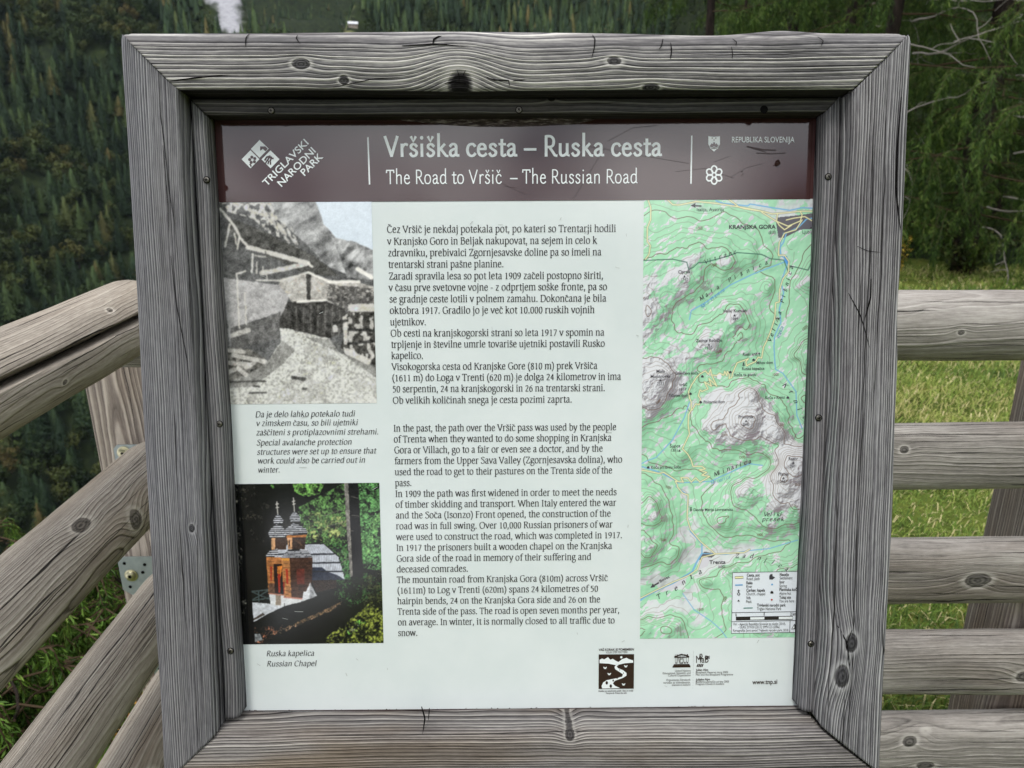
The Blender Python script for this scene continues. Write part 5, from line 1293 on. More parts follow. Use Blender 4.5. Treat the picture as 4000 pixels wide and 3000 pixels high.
for L, e0, e1 in VAL:
    L = np.array(L); tt = np.linspace(0, len(L) - 1, len(L)*5); xs_ = np.interp(tt, range(len(L)), L[:, 0]); ys_ = np.interp(tt, range(len(L)), L[:, 1])
    for q, (xa, ya) in enumerate(zip(xs_, ys_)):
        w_ = .35 / ((wx - xa)**2 + (wy - ya)**2 + 2.2e-5)**1.35; num += w_ * (e0 + (e1 - e0) * q / (len(xs_) - 1)); den += w_
for (xa, ya), e, k in PK:
    w_ = 2.6 * k / ((wx - xa)**2 + (wy - ya)**2 + 8e-5)**1.35; num += w_*(e + 120); den += w_
hgt = num / den
hgt = hgt + (1 - np.abs(2*s.noise(40, 75, 3) - 1) - .6) * 130 * sstep(850, 1500, hgt)
gy, gx = np.gradient(hgt, .00066)
rk = (1 - np.abs(2*s.noise(95, 76, 4) - 1))*150*sstep(1250, 2100, hgt) + (s.noise(70, 78, 3) - .5)*110
ry_, rx_ = np.gradient(hgt + rk, .00066)
nn = np.sqrt(rx_**2 + ry_**2 + 65000.0**2)
sh = np.clip((rx_ * .62 - ry_ * .62 + 65000*.62) / nn, 0, 1) / .75
sh = (.25 + .75*sstep(.15, 1.05, sh))[..., None]
fo = sstep(-30, 60, 1800 + (s.noise(46, 77, 4, 2.4, .8) - .5)*1100 - hgt)
fo = fo * (s.noise(110, 79, 4, 2.6, .7) < .66)
low = sstep(900, 820, hgt) * (s.noise(55, 80, 4) > .47)
fo = (fo * (1 - .9*low))[..., None]
green = np.array((112, 166, 130)) * (1 - sh) + np.array((176, 228, 192)) * sh
rock = np.array((118, 116, 122)) * (1 - sh) + np.array((228, 229, 233)) * sh
s.C = green*fo + rock*(1 - fo)
s.blend((s.noise(90, 82, 4) > .63) * sstep(1000, 1300, hgt) * (sh[..., 0] < .55) * .55, (138, 124, 134))
for step_, w_, al in ((100, .5, .42), (500, .85, .62)):
    q = hgt / step_; d = np.abs(q - np.round(q)) * step_ / (np.hypot(gx, gy) + 1e-6)
    s.blend(np.clip((w_*.00066 - d)/.00066 + .5, 0, 1) * al * (np.hypot(gx, gy) > 3000), (112, 88, 74))
RIV = [(VAL[0][0], .0016), (VAL[1][0], .0014), (VAL[2][0], .0015), ([m4(*p) for p in [(920,70),(1000,100),(1280,130),(1310,108),(1560,150),(1760,180),(1900,150),(2200,165)]], .0018), ([m4(*p) for p in [(2200,240),(1950,280),(1860,370),(1720,440),(1690,540),(1650,600),(1660,700)]], .0018),
       (VAL[4][0], .0014), (VAL[5][0], .0018), (VAL[6][0], .0026), (VAL[7][0], .0014), (VAL[8][0], .0013), (VAL[10][0], .0012)]
s.poly(m4, [(1620,260),(1900,230),(2200,180),(2200,380),(1880,400),(1700,490),(1630,490),(1605,330)], (106,104,112)); s.poly(m6, [(730,680),(850,705),(760,780),(700,800),(668,755),(690,710)], (106,104,112))
s.poly(m6, [(700,740),(800,740),(760,830),(600,900),(440,1060),(250,1110),(400,1000),(560,930),(650,870)], (214,213,220)); 
for L, w_ in RIV: s.blend(np.clip((w_/2 - s.dist(L))/s.step + .5, 0, 1), (126, 182, 222))
s.poly(m4, [(1695,700),(1730,700),(1745,770),(1725,795),(1700,760)], (96,160,224))
BND = [m4(*p) for p in [(90,750),(430,735),(590,770),(610,850),(660,830),(720,775),(800,770),(1060,700),(1160,660),(1440,680),(1540,730),(1690,745),(1740,870),(1760,810),(1970,860),(2000,780),(2060,815)]]
s.blend(.85*np.clip((.0014/2 - s.dist(BND))/s.step + .5, 0, 1), (70, 112, 98))
ROADS = [[m4(*p) for p in [(360,50),(430,115),(500,120),(700,80),(920,100),(1180,140),(1400,180),(1560,220),(1700,210),(1880,190),(2200,190)]], [m4(*p) for p in [(1060,50),(1180,140),(1240,160),(1440,190)]], [m4(*p) for p in [(150,60),(180,150),(180,280),(140,380),(140,530),(175,580),(160,680),(120,735)]],
 [m4(*p) for p in [(1440,200),(1600,300),(1740,360),(1880,300),(1900,230),(1880,195)]], [m4(*p) for p in [(1620,220),(1610,300),(1640,350),(1700,400),(1780,350)]], [m4(*p) for p in [(1720,290),(1800,270),(1930,250),(2050,320),(2200,330)]], [m4(*p) for p in [(1900,290),(1830,400),(1700,440),(1640,550),(1630,690),(1700,690),(1750,760),(1745,880),(1680,960),(1645,1080),(1640,1220),(1600,1230),(1590,1400),(1540,1560),(1500,1655)]],
 [m5(*p) for p in [(1500,0),(1460,80),(1440,200),(1400,190),(1370,240),(1300,270),(1270,290),(1260,240),(1290,208),(1160,255),(1110,370),(1100,420),(1070,432),(1075,390),(1050,350),(1045,400),(1020,350),(1010,395),(960,370),(930,400),(870,390),(860,330),(835,385),(800,345),(740,380),(700,420),(640,510),(610,580),(620,650),(640,700),(640,790),(610,840),(605,960),(620,1060),(540,1230),(600,1290),(640,1360),(660,1430),(760,1430),(800,1460),(730,1470),(815,1500),(760,1530),(850,1545),(740,1610),(690,1560),(640,1610),(600,1560),(520,1560),(550,1610),(460,1600)]],
 [m5(*p) for p in [(870,390),(930,520),(840,430),(870,520),(790,470),(830,550),(760,580),(740,560),(720,630),(745,660),(730,730),(690,720),(650,790)]],
 [m5(*p) for p in [(460,1600),(480,1640)]] + [m6(*p) for p in [(440,0),(500,70),(555,90),(545,330),(580,450),(690,580),(840,705),(700,740),(650,870),(560,930),(400,1000),(240,1075),(40,1175)]], [m5(*p) for p in [(40,1470),(120,1480),(270,1510),(330,1500),(480,1595)]], [m6(*p) for p in [(840,705),(950,700),(1140,690),(1200,658)]]]
for L in ROADS: s.blend(.6*np.clip((.0026/2 - s.dist(L))/s.step + .5, 0, 1), (108, 100, 84))
for L in ROADS: s.blend(np.clip((.0014/2 - s.dist(L))/s.step + .5, 0, 1), (240, 236, 186))
s.poly(m5, [(935,395),(970,375),(990,410),(970,445),(935,435)], (232,232,236))
LG = [(1020,898),(1733,886),(1713,1522),(1007,1535)]
s.poly(m6, LG, (226, 232, 238))
s.build('map', M_PIC, panel, P0, .0004)
L = Print(); L.z0 = .0009
def tx(T, t, x0, y0, x1, y1, cap, mi=0, bold=0.0): L.sans(t, T(x0, y0), T(x1, y1), cap, mi, bold)
for a_ in ((m4, 'Italija, Avstrija', 702, 190, 1010, 188, .0048), (m4, 'KRANJSKA GORA', 1068, 390, 1598, 388, .0055, 0, .02), (m4, '(810)', 1518, 446, 1598, 446, .0046), (m4, 'Ljubljana', 1902, 444, 2075, 440, .0048), (m4, 'Ciprnik', 492, 898, 632, 894, .0048, 0, .01), (m4, '1747', 524, 984, 600, 982, .0044),
           (m4, 'Veliki Kumleh', 996, 1340, 1268, 1336, .0046, 0, .01), (m4, '1664', 1094, 1424, 1168, 1422, .0044), (m4, '1000', 700, 398, 768, 396, .0040, 1), (m4, '1500', 876, 832, 938, 800, .0040, 1), (m4, '1500', 1916, 1546, 1966, 1500, .004, 1), (m5, 'Zadnje Robi\u010dje', 690, 18, 988, 14, .0046, 0, .01), (m5, '1930', 802, 100, 878, 98, .0044), (m5, '1500', 930, 158, 992, 128, .004, 1),
           (m5, 'Ruski kri\u017e', 1226, 172, 1388, 168, .0044, 0, .01), (m5, 'Mihov dom', 1380, 268, 1564, 264, .0042, 0, .01), (m5, 'Ruska kapelica', 1216, 336, 1470, 332, .0042, 0, .01), (m5, 'Ko\u010da na gozdu', 1128, 404, 1376, 400, .0042, 0, .01), (m5, 'Erjav\u010deva ko\u010da', 462, 386, 722, 384, .0042, 0, .01), (m5, 'Mala', 244, 366, 340, 364, .0046, 0, .01),
           (m5, 'Mojstrovka', 178, 424, 402, 420, .0046, 0, .01), (m5, '2333', 250, 508, 328, 506, .0044), (m5, 'Vr\u0161i\u010d', 498, 518, 594, 516, .0046, 0, .01), (m5, '1611', 504, 570, 580, 568, .0044), (m5, 'Ti\u010darjev dom', 380, 640, 598, 636, .0042, 0, .01), (m5, 'Po\u0161tarski dom', 780, 714, 1020, 710, .0042, 0, .01), (m5, 'Ko\u010da v Krnici', 1480, 664, 1702, 660, .0042, 0, .01),
           (m5, '1000', 1566, 402, 1632, 400, .004, 1), (m5, '2000', 246, 724, 304, 684, .004, 1), (m5, 'Prisojnik', 1176, 884, 1346, 882, .0048, 0, .01), (m5, '2542', 1222, 968, 1300, 966, .0044), (m5, '2000', 980, 1088, 1050, 1088, .004, 1), (m5, '1500', 1628, 960, 1690, 980, .004, 1), (m5, '\u0160upca', 396, 1216, 516, 1212, .0048, 0, .01), (m5, '1381', 410, 1262, 482, 1260, .0044),
           (m5, '1500', 1184, 1340, 1250, 1338, .004, 1), (m5, 'Razor', 1746, 1360, 1852, 1358, .0048, 0, .01), (m5, '2601', 1760, 1444, 1830, 1442, .0044), (m5, 'Planja', 1628, 1534, 1746, 1532, .0048, 0, .01), (m5, '2447', 1648, 1616, 1722, 1614, .0044), (m5, '2000', 1812, 1654, 1880, 1652, .004, 1), (m5, 'Ko\u010da pri izviru So\u010de', 184, 1456, 520, 1452, .0044, 0, .01),
           (m6, 'Devica Marija Lavretanska', 612, 256, 1022, 252, .0042, 0, .01), (m6, 'Trenta', 776, 808, 946, 806, .0056, 0, .02), (m6, '(600)', 870, 852, 942, 850, .0046), (m6, 'Bovec', 266, 1004, 366, 948, .0046, 0, .01), (m6, '1000', 320, 10, 372, 30, .004, 1), (m6, '1500', 258, 564, 320, 574, .004, 1), (m6, '1000', 1276, 516, 1336, 514, .004, 1), (m6, '1500', 1640, 206, 1694, 226, .004, 1), (m6, '1000', 656, 1298, 716, 1294, .004, 1), (m6, '1500', 950, 1204, 962, 1150, .004, 1)):
    tx(*a_)
def spread(T, t, pts, em, mi=0, pen=ITAL):
    pts = np.array(pts, float); d = np.concatenate([[0], np.cumsum(np.hypot(*np.diff(pts, axis=0).T))])
    for k, c in enumerate(t):
        q = d[-1] * k / (len(t) - 1); x = np.interp(q, d, pts[:, 0]); y = np.interp(q, d, pts[:, 1]); x2 = np.interp(q + 8, d, pts[:, 0]); y2 = np.interp(q + 8, d, pts[:, 1])
        if k == len(t) - 1: x2, y2 = 2*x - np.interp(q - 8, d, pts[:, 0]), 2*y - np.interp(q - 8, d, pts[:, 1])
        if c == ' ': continue
        p0 = np.array(T(x, y)); p1 = np.array(T(x2, y2)); u = (p1 - p0)/np.linalg.norm(p1 - p0)
        L.text(c, p0, p0 + u*glyph(c, pen)[0]*em/100, em, pen, mi)
BI = (11.0, 5.0, math.radians(25), False, 0.25, .8)
spread(m4, 'Vitranc', [(792,792),(960,730),(1120,680)], .0086, 0, BI); spread(m4, 'Mala Pi\u0161nica', [(742,1210),(1040,1010),(1340,860),(1480,800)], .0086, 0, BI); spread(m4, 'Velika Pi\u0161nica', [(1540,1680),(1640,1430),(1690,1230),(1750,1000),(1790,850)], .0086, 0, BI)
spread(m5, 'Krnica', [(1670,505),(1760,600),(1840,780),(1960,960)], .0100, 0, BI); spread(m5, 'Mlinarica', [(900,1545),(1100,1465),(1290,1400)], .0094, 0, BI); spread(m6, 'Zadnjica', [(1044,740),(1220,745),(1420,800),(1560,870)], .0094, 0, BI); spread(m6, 'Trenta', [(234,1182),(430,1085),(580,970),(670,920)], .0110, 0, BI)
spread(m6, 'Veliki', [(1340,308),(1510,308)], .0090, 0, BI); spread(m6, 'presek', [(1326,360),(1520,360)], .0090, 0, BI)
spread(m4, 'Mala Pi\u0161nica', [(758,1296),(1000,1110)], .0074, 2, ITAL); spread(m4, 'Pi\u0161nica', [(1640,1640),(1680,1530)], .0074, 2, ITAL); spread(m5, 'Mlinarica', [(862,1638),(1060,1570)], .0074, 2, ITAL)
def hut(T, x, y, r=15): L.poly([T(x - r, y + r*.9), T(x + r, y + r*.9), T(x + r, y - r*.2), T(x, y - r), T(x - r, y - r*.2)], 0)
def peak(T, x, y, r=15): L.poly([T(x - r, y + r*.8), T(x + r, y + r*.8), T(x, y - r*.8)], 0)
for p in ((1348,218),(1082,358),(765,405),(630,603),(746,698),(1736,647),(150,1440)): hut(m5, *p)
for p in ((288,450),(840,45),(1262,912),(506,1250),(1798,1388),(1686,1560)): peak(m5, *p)
peak(m4, 562, 930); peak(m4, 1132, 1370)
def church(T, x, y, r=9):
    L.line([T(x + r*math.cos(t), y + r*math.sin(t)) for t in np.linspace(0, 2*math.pi, 11)[:-1]], .0010, 0, True); L.line([T(x, y - r), T(x, y - r*3.6)], .0010); L.line([T(x - r, y - r*2.5), T(x + r, y - r*2.5)], .0010)
church(m5, 1234, 280); church(m6, 585, 245); L.line([m5(1412,138), m5(1412,172)], .001); L.line([m5(1400,148), m5(1424,148)], .001)
L.poly([m4(632,124), m4(688,150), m4(685,133), m4(756,138), m4(756,124), m4(685,120), m4(688,97)]); L.poly([m6(160,1058), m6(212,1048), m6(204,1038), m6(254,1010), m6(246,998), m6(196,1026), m6(186,1012)]); L.poly([m4(1988,386), m4(2060,380), m4(2060,368), m4(1988,374)])
L.build('map_lettering', [gloss('ink_map_grey', rgb(78, 74, 82)), M_CON, gloss('ink_water_blue', rgb(110, 164, 200))], panel, P0)
# ---- legend
L = Print(); L.z0 = .0009
L.line([m6(*p) for p in LG], .0009, 0, True); L.line([m6(1012,1318), m6(1720,1306)], .0008); L.line([m6(1010,1412), m6(1716,1398)], .0008); L.line([m6(1620,1402), m6(1616,1524)], .0008)
for t, x0, y0, x1, bd in (('Cesta, pot',1168,940,1303,.02),('Road, path',1166,978,1301,0),('Reka',1163,1020,1228,.02),('River',1163,1058,1224,0),('Cerkev, kapela',1163,1098,1358,.02),('Church, chappel',1163,1136,1360,0),('Vrh',1162,1178,1206,.02),('Peak',1161,1216,1219,0),
    ('Naselje',1512,934,1607,.02),('Settlement',1511,970,1645,0),('Izvir',1510,1012,1562,.02),('Spring',1509,1052,1586,0),('Planinska ko\u010da',1508,1090,1706,.02),('Alpine hut',1507,1130,1630,0),('Tukaj ste',1506,1172,1628,.02),('You are here',1505,1210,1662,0),('Triglavski narodni park',1274,1254,1574,.02),('Triglav National Park',1273,1292,1529,0),
    ('0',1049,1356,1062,.02),('1',1345,1348,1353,.02),('2 km',1622,1346,1682,.02)):
    L.sans(t, m6(x0, y0), m6(x1, y0 - (x1-x0)*.006), .0046, 0, bd)
for t, x0, y0, x1 in (('Viri: - Agencija Republike Slovenije za okolje (2010),',1026,1450,1574),('- GURS, DTK50 (2017); DMV12.5 (2006).',1078,1482,1516),('Kartografija: Javni zavod Triglavski narodni park, 2018.',1024,1516,1606)):
    L.sans(t, m6(x0, y0), m6(x1, y0 - (x1-x0)*.008), .0040)
L.line([m6(1044,951), m6(1132,947)], .0036, 0); L.line([m6(1046,951), m6(1130,947)], .0024, 1, z=.0002); L.line([m6(1046,1030), m6(1126,1027)], .0018, 2); L.line([m6(1134,1270), m6(1230,1267)], .0014, 5)
church(m6, 1083, 1122, 13); peak(m6, 1082, 1190, 13); hut(m6, 1430, 1104, 16); disc(L, m6, 1432, 1023, 10, 2, 0); disc(L, m6, 1428, 1182, 15, 3, 0); disc(L, m6, 1428, 1182, 10, 4, .0003)
L.poly([m6(1402,940), m6(1404,970), m6(1436,972), m6(1464,948), m6(1438,936), m6(1436,912), m6(1412,918)], 6)
L.line([m6(1054,1379), m6(1648,1370)], .0056, 0); L.line([m6(1204,1377), m6(1350,1374)], .0036, 3, z=.0003); L.line([m6(1502,1372), m6(1645,1370)], .0036, 3, z=.0003)
L.poly([m6(1632,1492), m6(1698,1488), m6(1666,1432)]); L.poly([m6(1640,1488), m6(1664,1478), m6(1662,1446)], 3, .0003)
L.build('map_legend', [M_INK, M_YEL, M_BLUE, M_INKW, M_RED, M_TEAL, M_GREY], panel, P0)
# ---- footer marks
K = Print(); K.z0 = .0006
K.sans('VA\u0160 KORAK JE POMEMBEN', c7(1641, 856), c7(1858, 853), .0036, 0, .02); K.sans('YOUR STEP MATTERS', c7(1684, 872), c7(1818, 869), .0032, 0); K.poly([c7(1641,878), c7(1640,1091), c7(1857,1089), c7(1859,876)])
K.poly([c7(*p) for p in [(1646,931),(1646,910),(1662,902),(1674,908),(1698,894),(1712,910),(1728,904),(1742,914),(1762,924),(1786,906),(1812,898),(1826,906),(1853,914),(1853,928),(1800,932),(1750,944),(1700,934)]][::-1], 1, .0003)
K.poly([c7(*p) for p in [(1748,940),(1738,955),(1742,968),(1768,985),(1790,1000),(1786,1012),(1760,1022),(1690,1036),(1668,1050),(1658,1072),(1662,1087),(1772,1085),(1740,1070),(1728,1056),(1740,1040),(1790,1022),(1812,1008),(1812,992),(1792,975),(1760,962),(1752,952),(1764,940)]], 1, .0003)
disc(K, c7, 1780, 895, 7, 1, .0003)
for x_, y_, r_ in ((1690,1052,8),(1715,1072,8),(1730,1038,5),(1754,1022,4),(1780,1012,3.5),(1793,992,3),(1770,972,2.5)): disc(K, c7, x_, y_, r_, 0, .0005, 8, 1.4)
for x_, y_ in ((1680,962),(1706,1000),(1808,952),(1794,1064)): 
    disc(K, c7, x_, y_, 6, 1, .0003, 6); K.line([c7(x_-9, y_-8), c7(x_-3, y_+4)], .0012, 1, z=.0003); K.line([c7(x_+9, y_-8), c7(x_+3, y_+4)], .0012, 1, z=.0003)
K.sans('Hodite po ozna\u010denih poteh  Stay on trails', c7(1640, 1109), c7(1853, 1106), .0028, 0, .01); K.sans('Varujmo tla  Protect the soils', c7(1686, 1122), c7(1813, 1120), .0028, 0, .01)
K.build('trail_emblem', [M_LOGO, M_INKW], panel, P0)
K = Print(); K.z0 = .0006
K.line([c8(53, 893), c8(98, 877), c8(145, 891)], .0016); K.line([c8(53, 896), c8(145, 894)], .0014); K.line([c8(46, 948), c8(150, 946)], .0018); K.line([c8(42, 955), c8(153, 953)], .0022); K.line([c8(50, 941), c8(146, 939)], .0014); K.sans('UNESCO', c8(58, 936), c8(141, 934), .0155)
for t, x0, x1, y in (('United Nations',2112,2207,985),('Educational, Scientific and',2036,2207,1000),('Cultural Organization',2069,2207,1014),('Organizacija Zdru\u017eenih',2057,2206,1042),('narodov za izobra\u017eevanje,',2040,2207,1058),('znanost in kulturo',2092,2206,1072)): K.sans(t, c7(x0, y), c7(x1, y - 2), .0033)
for t, x0, x1, y, bd in (('Julian Alps',186,262,980,.02),('Biosphere Reserve since 2003',186,384,995,0),('Man and the Biosphere Programme',186,416,1009,0),('Julijske Alpe',186,273,1039,.02),('Biosferno obmo\u010dje od leta 2003',186,390,1053,0),('Program \u010clovek in biosfera',186,360,1067,0)): K.sans(t, c8(x0, y), c8(x1, y - 2), .0033, 0, bd)
for k in range(30): disc(K, c8, 171.0 - k*.1, 858 + k*8.1, 1.3 if k < 14 or k % 2 == 0 else .01, 0, 0, 6)
K.sans('MaB', c8(188, 930), c8(264, 928), .0115); K.line([c8(217,905), c8(210,892), c8(213,876), c8(222,876), c8(225,890), c8(217,905), c8(217,920)], .0014); K.line([c8(204,906), c8(231,905)], .0014)
for k in range(4): K.poly([c8(190+k*10,955), c8(197+k*10,955), c8(204+k*10,937), c8(197+k*10,937)])
for k in range(3): K.line([c8(240+k*3,900+k*6), c8(258,891+k*6), c8(272,888+k*7)], .001)
K.sans('www.tnp.si', c8(534, 1062), c8(688, 1059), .0072, 0, .02)
K.build('partner_emblems', M_LOGO, panel, P0)
# ---- wear: dried mud on the header, peeled film along the top edge
D = Print(); D.z0 = .0012
for (x_, y_, r_) in ((690,1000,11),(686,1012,13),(697,1008,9),(678,1020,4),(668,1022,2.5),(470,1060,3),(476,1075,2.5),(468,1085,2)): disc(D, c3, x_, y_, r_, 0, .0001*r_, 9, 1.2)
for T_, p, w_ in ((c3, [(500,905),(600,925),(680,928)], .0028), (c3, [(560,945),(650,950),(740,945)], .0020), (c3, [(530,915),(620,940)], .0014), (c3, [(300,1000),(395,965)], .0006), (c3, [(60,1060),(240,1040),(420,1100)], .0005), (c3, [(400,1095),(500,1035),(600,1010)], .0007), (c2, [(1480,1235),(1600,1040),(1680,910)], .0009), (c2, [(1700,870),(1850,790),(2000,775)], .0008), (c2, [(1000,1110),(1080,1150),(1190,1200)], .0005), (c2, [(1500,890),(1900,960),(2200,1010)], .0005), (c2, [(1060,1150),(1130,1160)], .0005)):
    D.line([T_(*q) for q in p], w_*.6, 1)
D.line([BT(946, 2776), BT(2000, 2768), BT(3128, 2756)], .0016, 1)
for k_ in range(46):
    t_ = random.random(); disc(D, ov, 523 + (1728 - 523)*t_, 1535.5 - 11*t_ - random.random()*2.2, .5 + random.random()*1.1, 0, .0001, 6, .6)
for k_ in range(60):
    D.line([BT(900 + 2250*random.random()*0 + x_*1.0, y_) for x_, y_ in ((lambda a, b, c, d: ((a, b), (a + c, b + d)))(random.random()*2150, 830 + random.random()*1900, random.gauss(0, 16), random.gauss(0, 10)))], .00035 + .0004*random.random(), 2)
D.build('dried_mud', [flat('dried_mud', lin((46, 32, 28)), .9, .1), flat('scuff', lin((62, 44, 44)), .35, .4), flat('fine_scratch', lin((168, 172, 170)), .5, .2)], panel, P0)
pe = Print(); pe.z0 = .0022
tp = [(400,738),(520,738),(700,736),(900,734),(1100,735),(1300,733),(1500,735),(1620,738)]; bt_ = [(430,745),(560,760),(720,774),(900,783),(1080,784),(1300,778),(1490,768),(1600,746)]
pe.add([(*c2(*p), .0022 + .002*(i % 2)) for i, p in enumerate(tp)] + [(*c2(*p), .0012) for p in bt_], [(8 + i, 9 + i, i + 1, i) for i in range(7)])
Nf = NT('peeled_film'); co = Nf.n('ShaderNodeTexCoord', out=3); mp = Nf.n('ShaderNodeMapping', Vector=co, Scale=(60, 420, 1)); nf = Nf.noise(mp, 1, 4, .7)
M_FILM = Nf.done(color=Nf.ramp(nf, [(.38, rgb(40, 30, 32)), (.52, rgb(84, 70, 72)), (.66, rgb(170, 160, 160))]), rough=.6, bump=nf, bstr=.8, bdist=.002)
pe.build('peeled_film', M_FILM, panel, P0)
# ================================================================= grass, bushes, larches
def blades(X, Y, Hh, lean, wid, sp=1.0, hue=None):
    n = len(X); Z = land(X, np.maximum(Y, .001)) + .015
    a = rng.random(n)*6.283; a = np.where(rng.random(n) < .6, rng.normal(.4, .7, n), a)
    d = np.stack([np.cos(a), np.sin(a), np.zeros(n)], -1); sd = np.stack([-d[:, 1], d[:, 0], np.zeros(n)], -1)
    B = np.stack([X, Y, Z], -1); up = np.array([0, 0, 1.0])
    p1 = B + d*(Hh*lean*.35)[:, None] + up*(Hh*.55)[:, None]; p2 = B + d*(Hh*lean)[:, None] + up*(Hh*(1 - .55*lean))[:, None]
    w = wid[:, None]
    V = np.stack([B - sd*w, B + sd*w, p1 + sd*w*.8, p1 - sd*w*.8, p2], 1)
    i = np.arange(n)[:, None]*5
    return V.reshape(-1, 3), i + np.array([[0, 1, 2, 3]]), i + np.array([[3, 2, 4]]), np.repeat(hue if hue is not None else rng.random(n), 5)
def scatter(n, x0, x1, y0, y1, pw=1.0):
    return x0 + (x1 - x0)*rng.random(n), y0 + (y1 - y0)*rng.random(n)**pw
parts = []
for n, x0, x1, y0, y1, h0, h1, w in ((26000, .5, 2.9, 1.45, 3.6, .03, .10, .0022), (34000, .8, 6.2, 3.4, 7.5, .04, .13, .0034), (26000, 2.2, 11, 7, 12.5, .06, .18, .006), (5000, -4.2, -.95, .9, 4.5, .04, .12, .003), (5000, -.95, .6, 1.4, 3, .04, .10, .003), (9000, -.9, 2.6, -.2, 1.5, .03, .08, .003)):
    X, Y = scatter(n, x0, x1, y0, y1)
    cl = fbm(X*1.6, Y*1.6, 91, 3); k_ = cl + .25*rng.random(n) > .42; X, Y, cl = X[k_], Y[k_], cl[k_]
    n = len(X); hue = np.clip(.20 + .9*(fbm(X*.7, Y*1.6, 92, 3) - .25)*1.2 + rng.normal(0, .2, n), 0, .92); hue = np.where(rng.random(n) < .12, .94 + .06*rng.random(n), hue)
    parts.append(blades(X, Y, (h0 + (h1 - h0)*rng.random(n)**1.5*(.4 + 1.2*cl))*.85, .7 + 1.0*rng.random(n), np.full(n, w)*(.6 + .8*rng.random(n)), hue=hue))
off = 0; Vs, Q, T3, Cc = [], [], [], []
for V, q, t, c in parts: Vs.append(V); Q.append(q + off); T3.append(t + off); Cc.append(c); off += len(V)
Ngr = NT('grass_blades'); at = Ngr.n('ShaderNodeVertexColor', props={'layer_name': 'Col'}); sp = Ngr.t.nodes.new('ShaderNodeSeparateColor'); Ngr.t.links.new(at, sp.inputs[0])
M_GRASS = Ngr.done(color=Ngr.ramp(sp.outputs[0], [(0, rgb(58, 82, 28)), (.35, rgb(96, 122, 46)), (.7, rgb(138, 150, 70)), (.93, rgb(158, 152, 96)), (1, rgb(200, 188, 142))]), rough=.6, spec=.2)
cc = np.concatenate(Cc)
tag(put(bpy.data.objects.new('grass', mesh_np('grass', np.concatenate(Vs), [np.concatenate(Q), np.concatenate(T3)], [M_GRASS], cols=np.repeat(cc[:, None], 3, 1)))), kind='stuff')

# ---- larches at the edge of the meadow
def tuftmat(name, stops):
    N = NT(name); at = N.n('ShaderNodeVertexColor', props={'layer_name': 'Col'}); sp = N.t.nodes.new('ShaderNodeSeparateColor'); N.t.links.new(at, sp.inputs[0])
    return N.done(color=N.ramp(sp.outputs[0], [(p, rgb(*c)) for p, c in stops]), rough=.6, spec=.2)
M_LARCH = tuftmat('larch_needles', [(0, (20, 36, 14)), (.4, (46, 70, 24)), (.75, (78, 104, 38)), (1, (112, 130, 60))])
M_SAPL = tuftmat('young_larch_needles', [(0, (34, 54, 20)), (.4, (66, 96, 32)), (.75, (102, 132, 50)), (1, (136, 154, 76))])
M_TWIG = flat('dead_grey_twig', lin((150, 144, 138)), .9, .1); M_TWIGD = flat('live_twig', lin((72, 60, 46)), .9, .1)
def sprays(q, pts, dens, ln, wd, droop, T, C, hue0):
    """needle tufts hung along a twig"""
    for a, b in zip(pts[:-1], pts[1:]):
        L = np.linalg.norm(b - a); n = max(1, int(L*dens))
        for k in range(n):
            p = a + (b - a)*q.random(); d = q.normal(size=3)*.62; d[2] = d[2]*.5 - droop*1.15; d += .5*(b - a)/(L + 1e-6); d /= np.linalg.norm(d)
            s_ = np.cross(d, q.normal(size=3)); s_ /= np.linalg.norm(s_); l = ln*(.6 + .8*q.random()); w = wd*(.6 + .8*q.random())
            T.append((p - s_*w*.3, p + s_*w*.3, p + d*l*.6 + s_*w)); T.append((p - s_*w*.3, p + d*l*.6 + s_*w, p + d*l)); 
            C.append(np.clip(hue0 + q.normal()*.2, 0, 1))
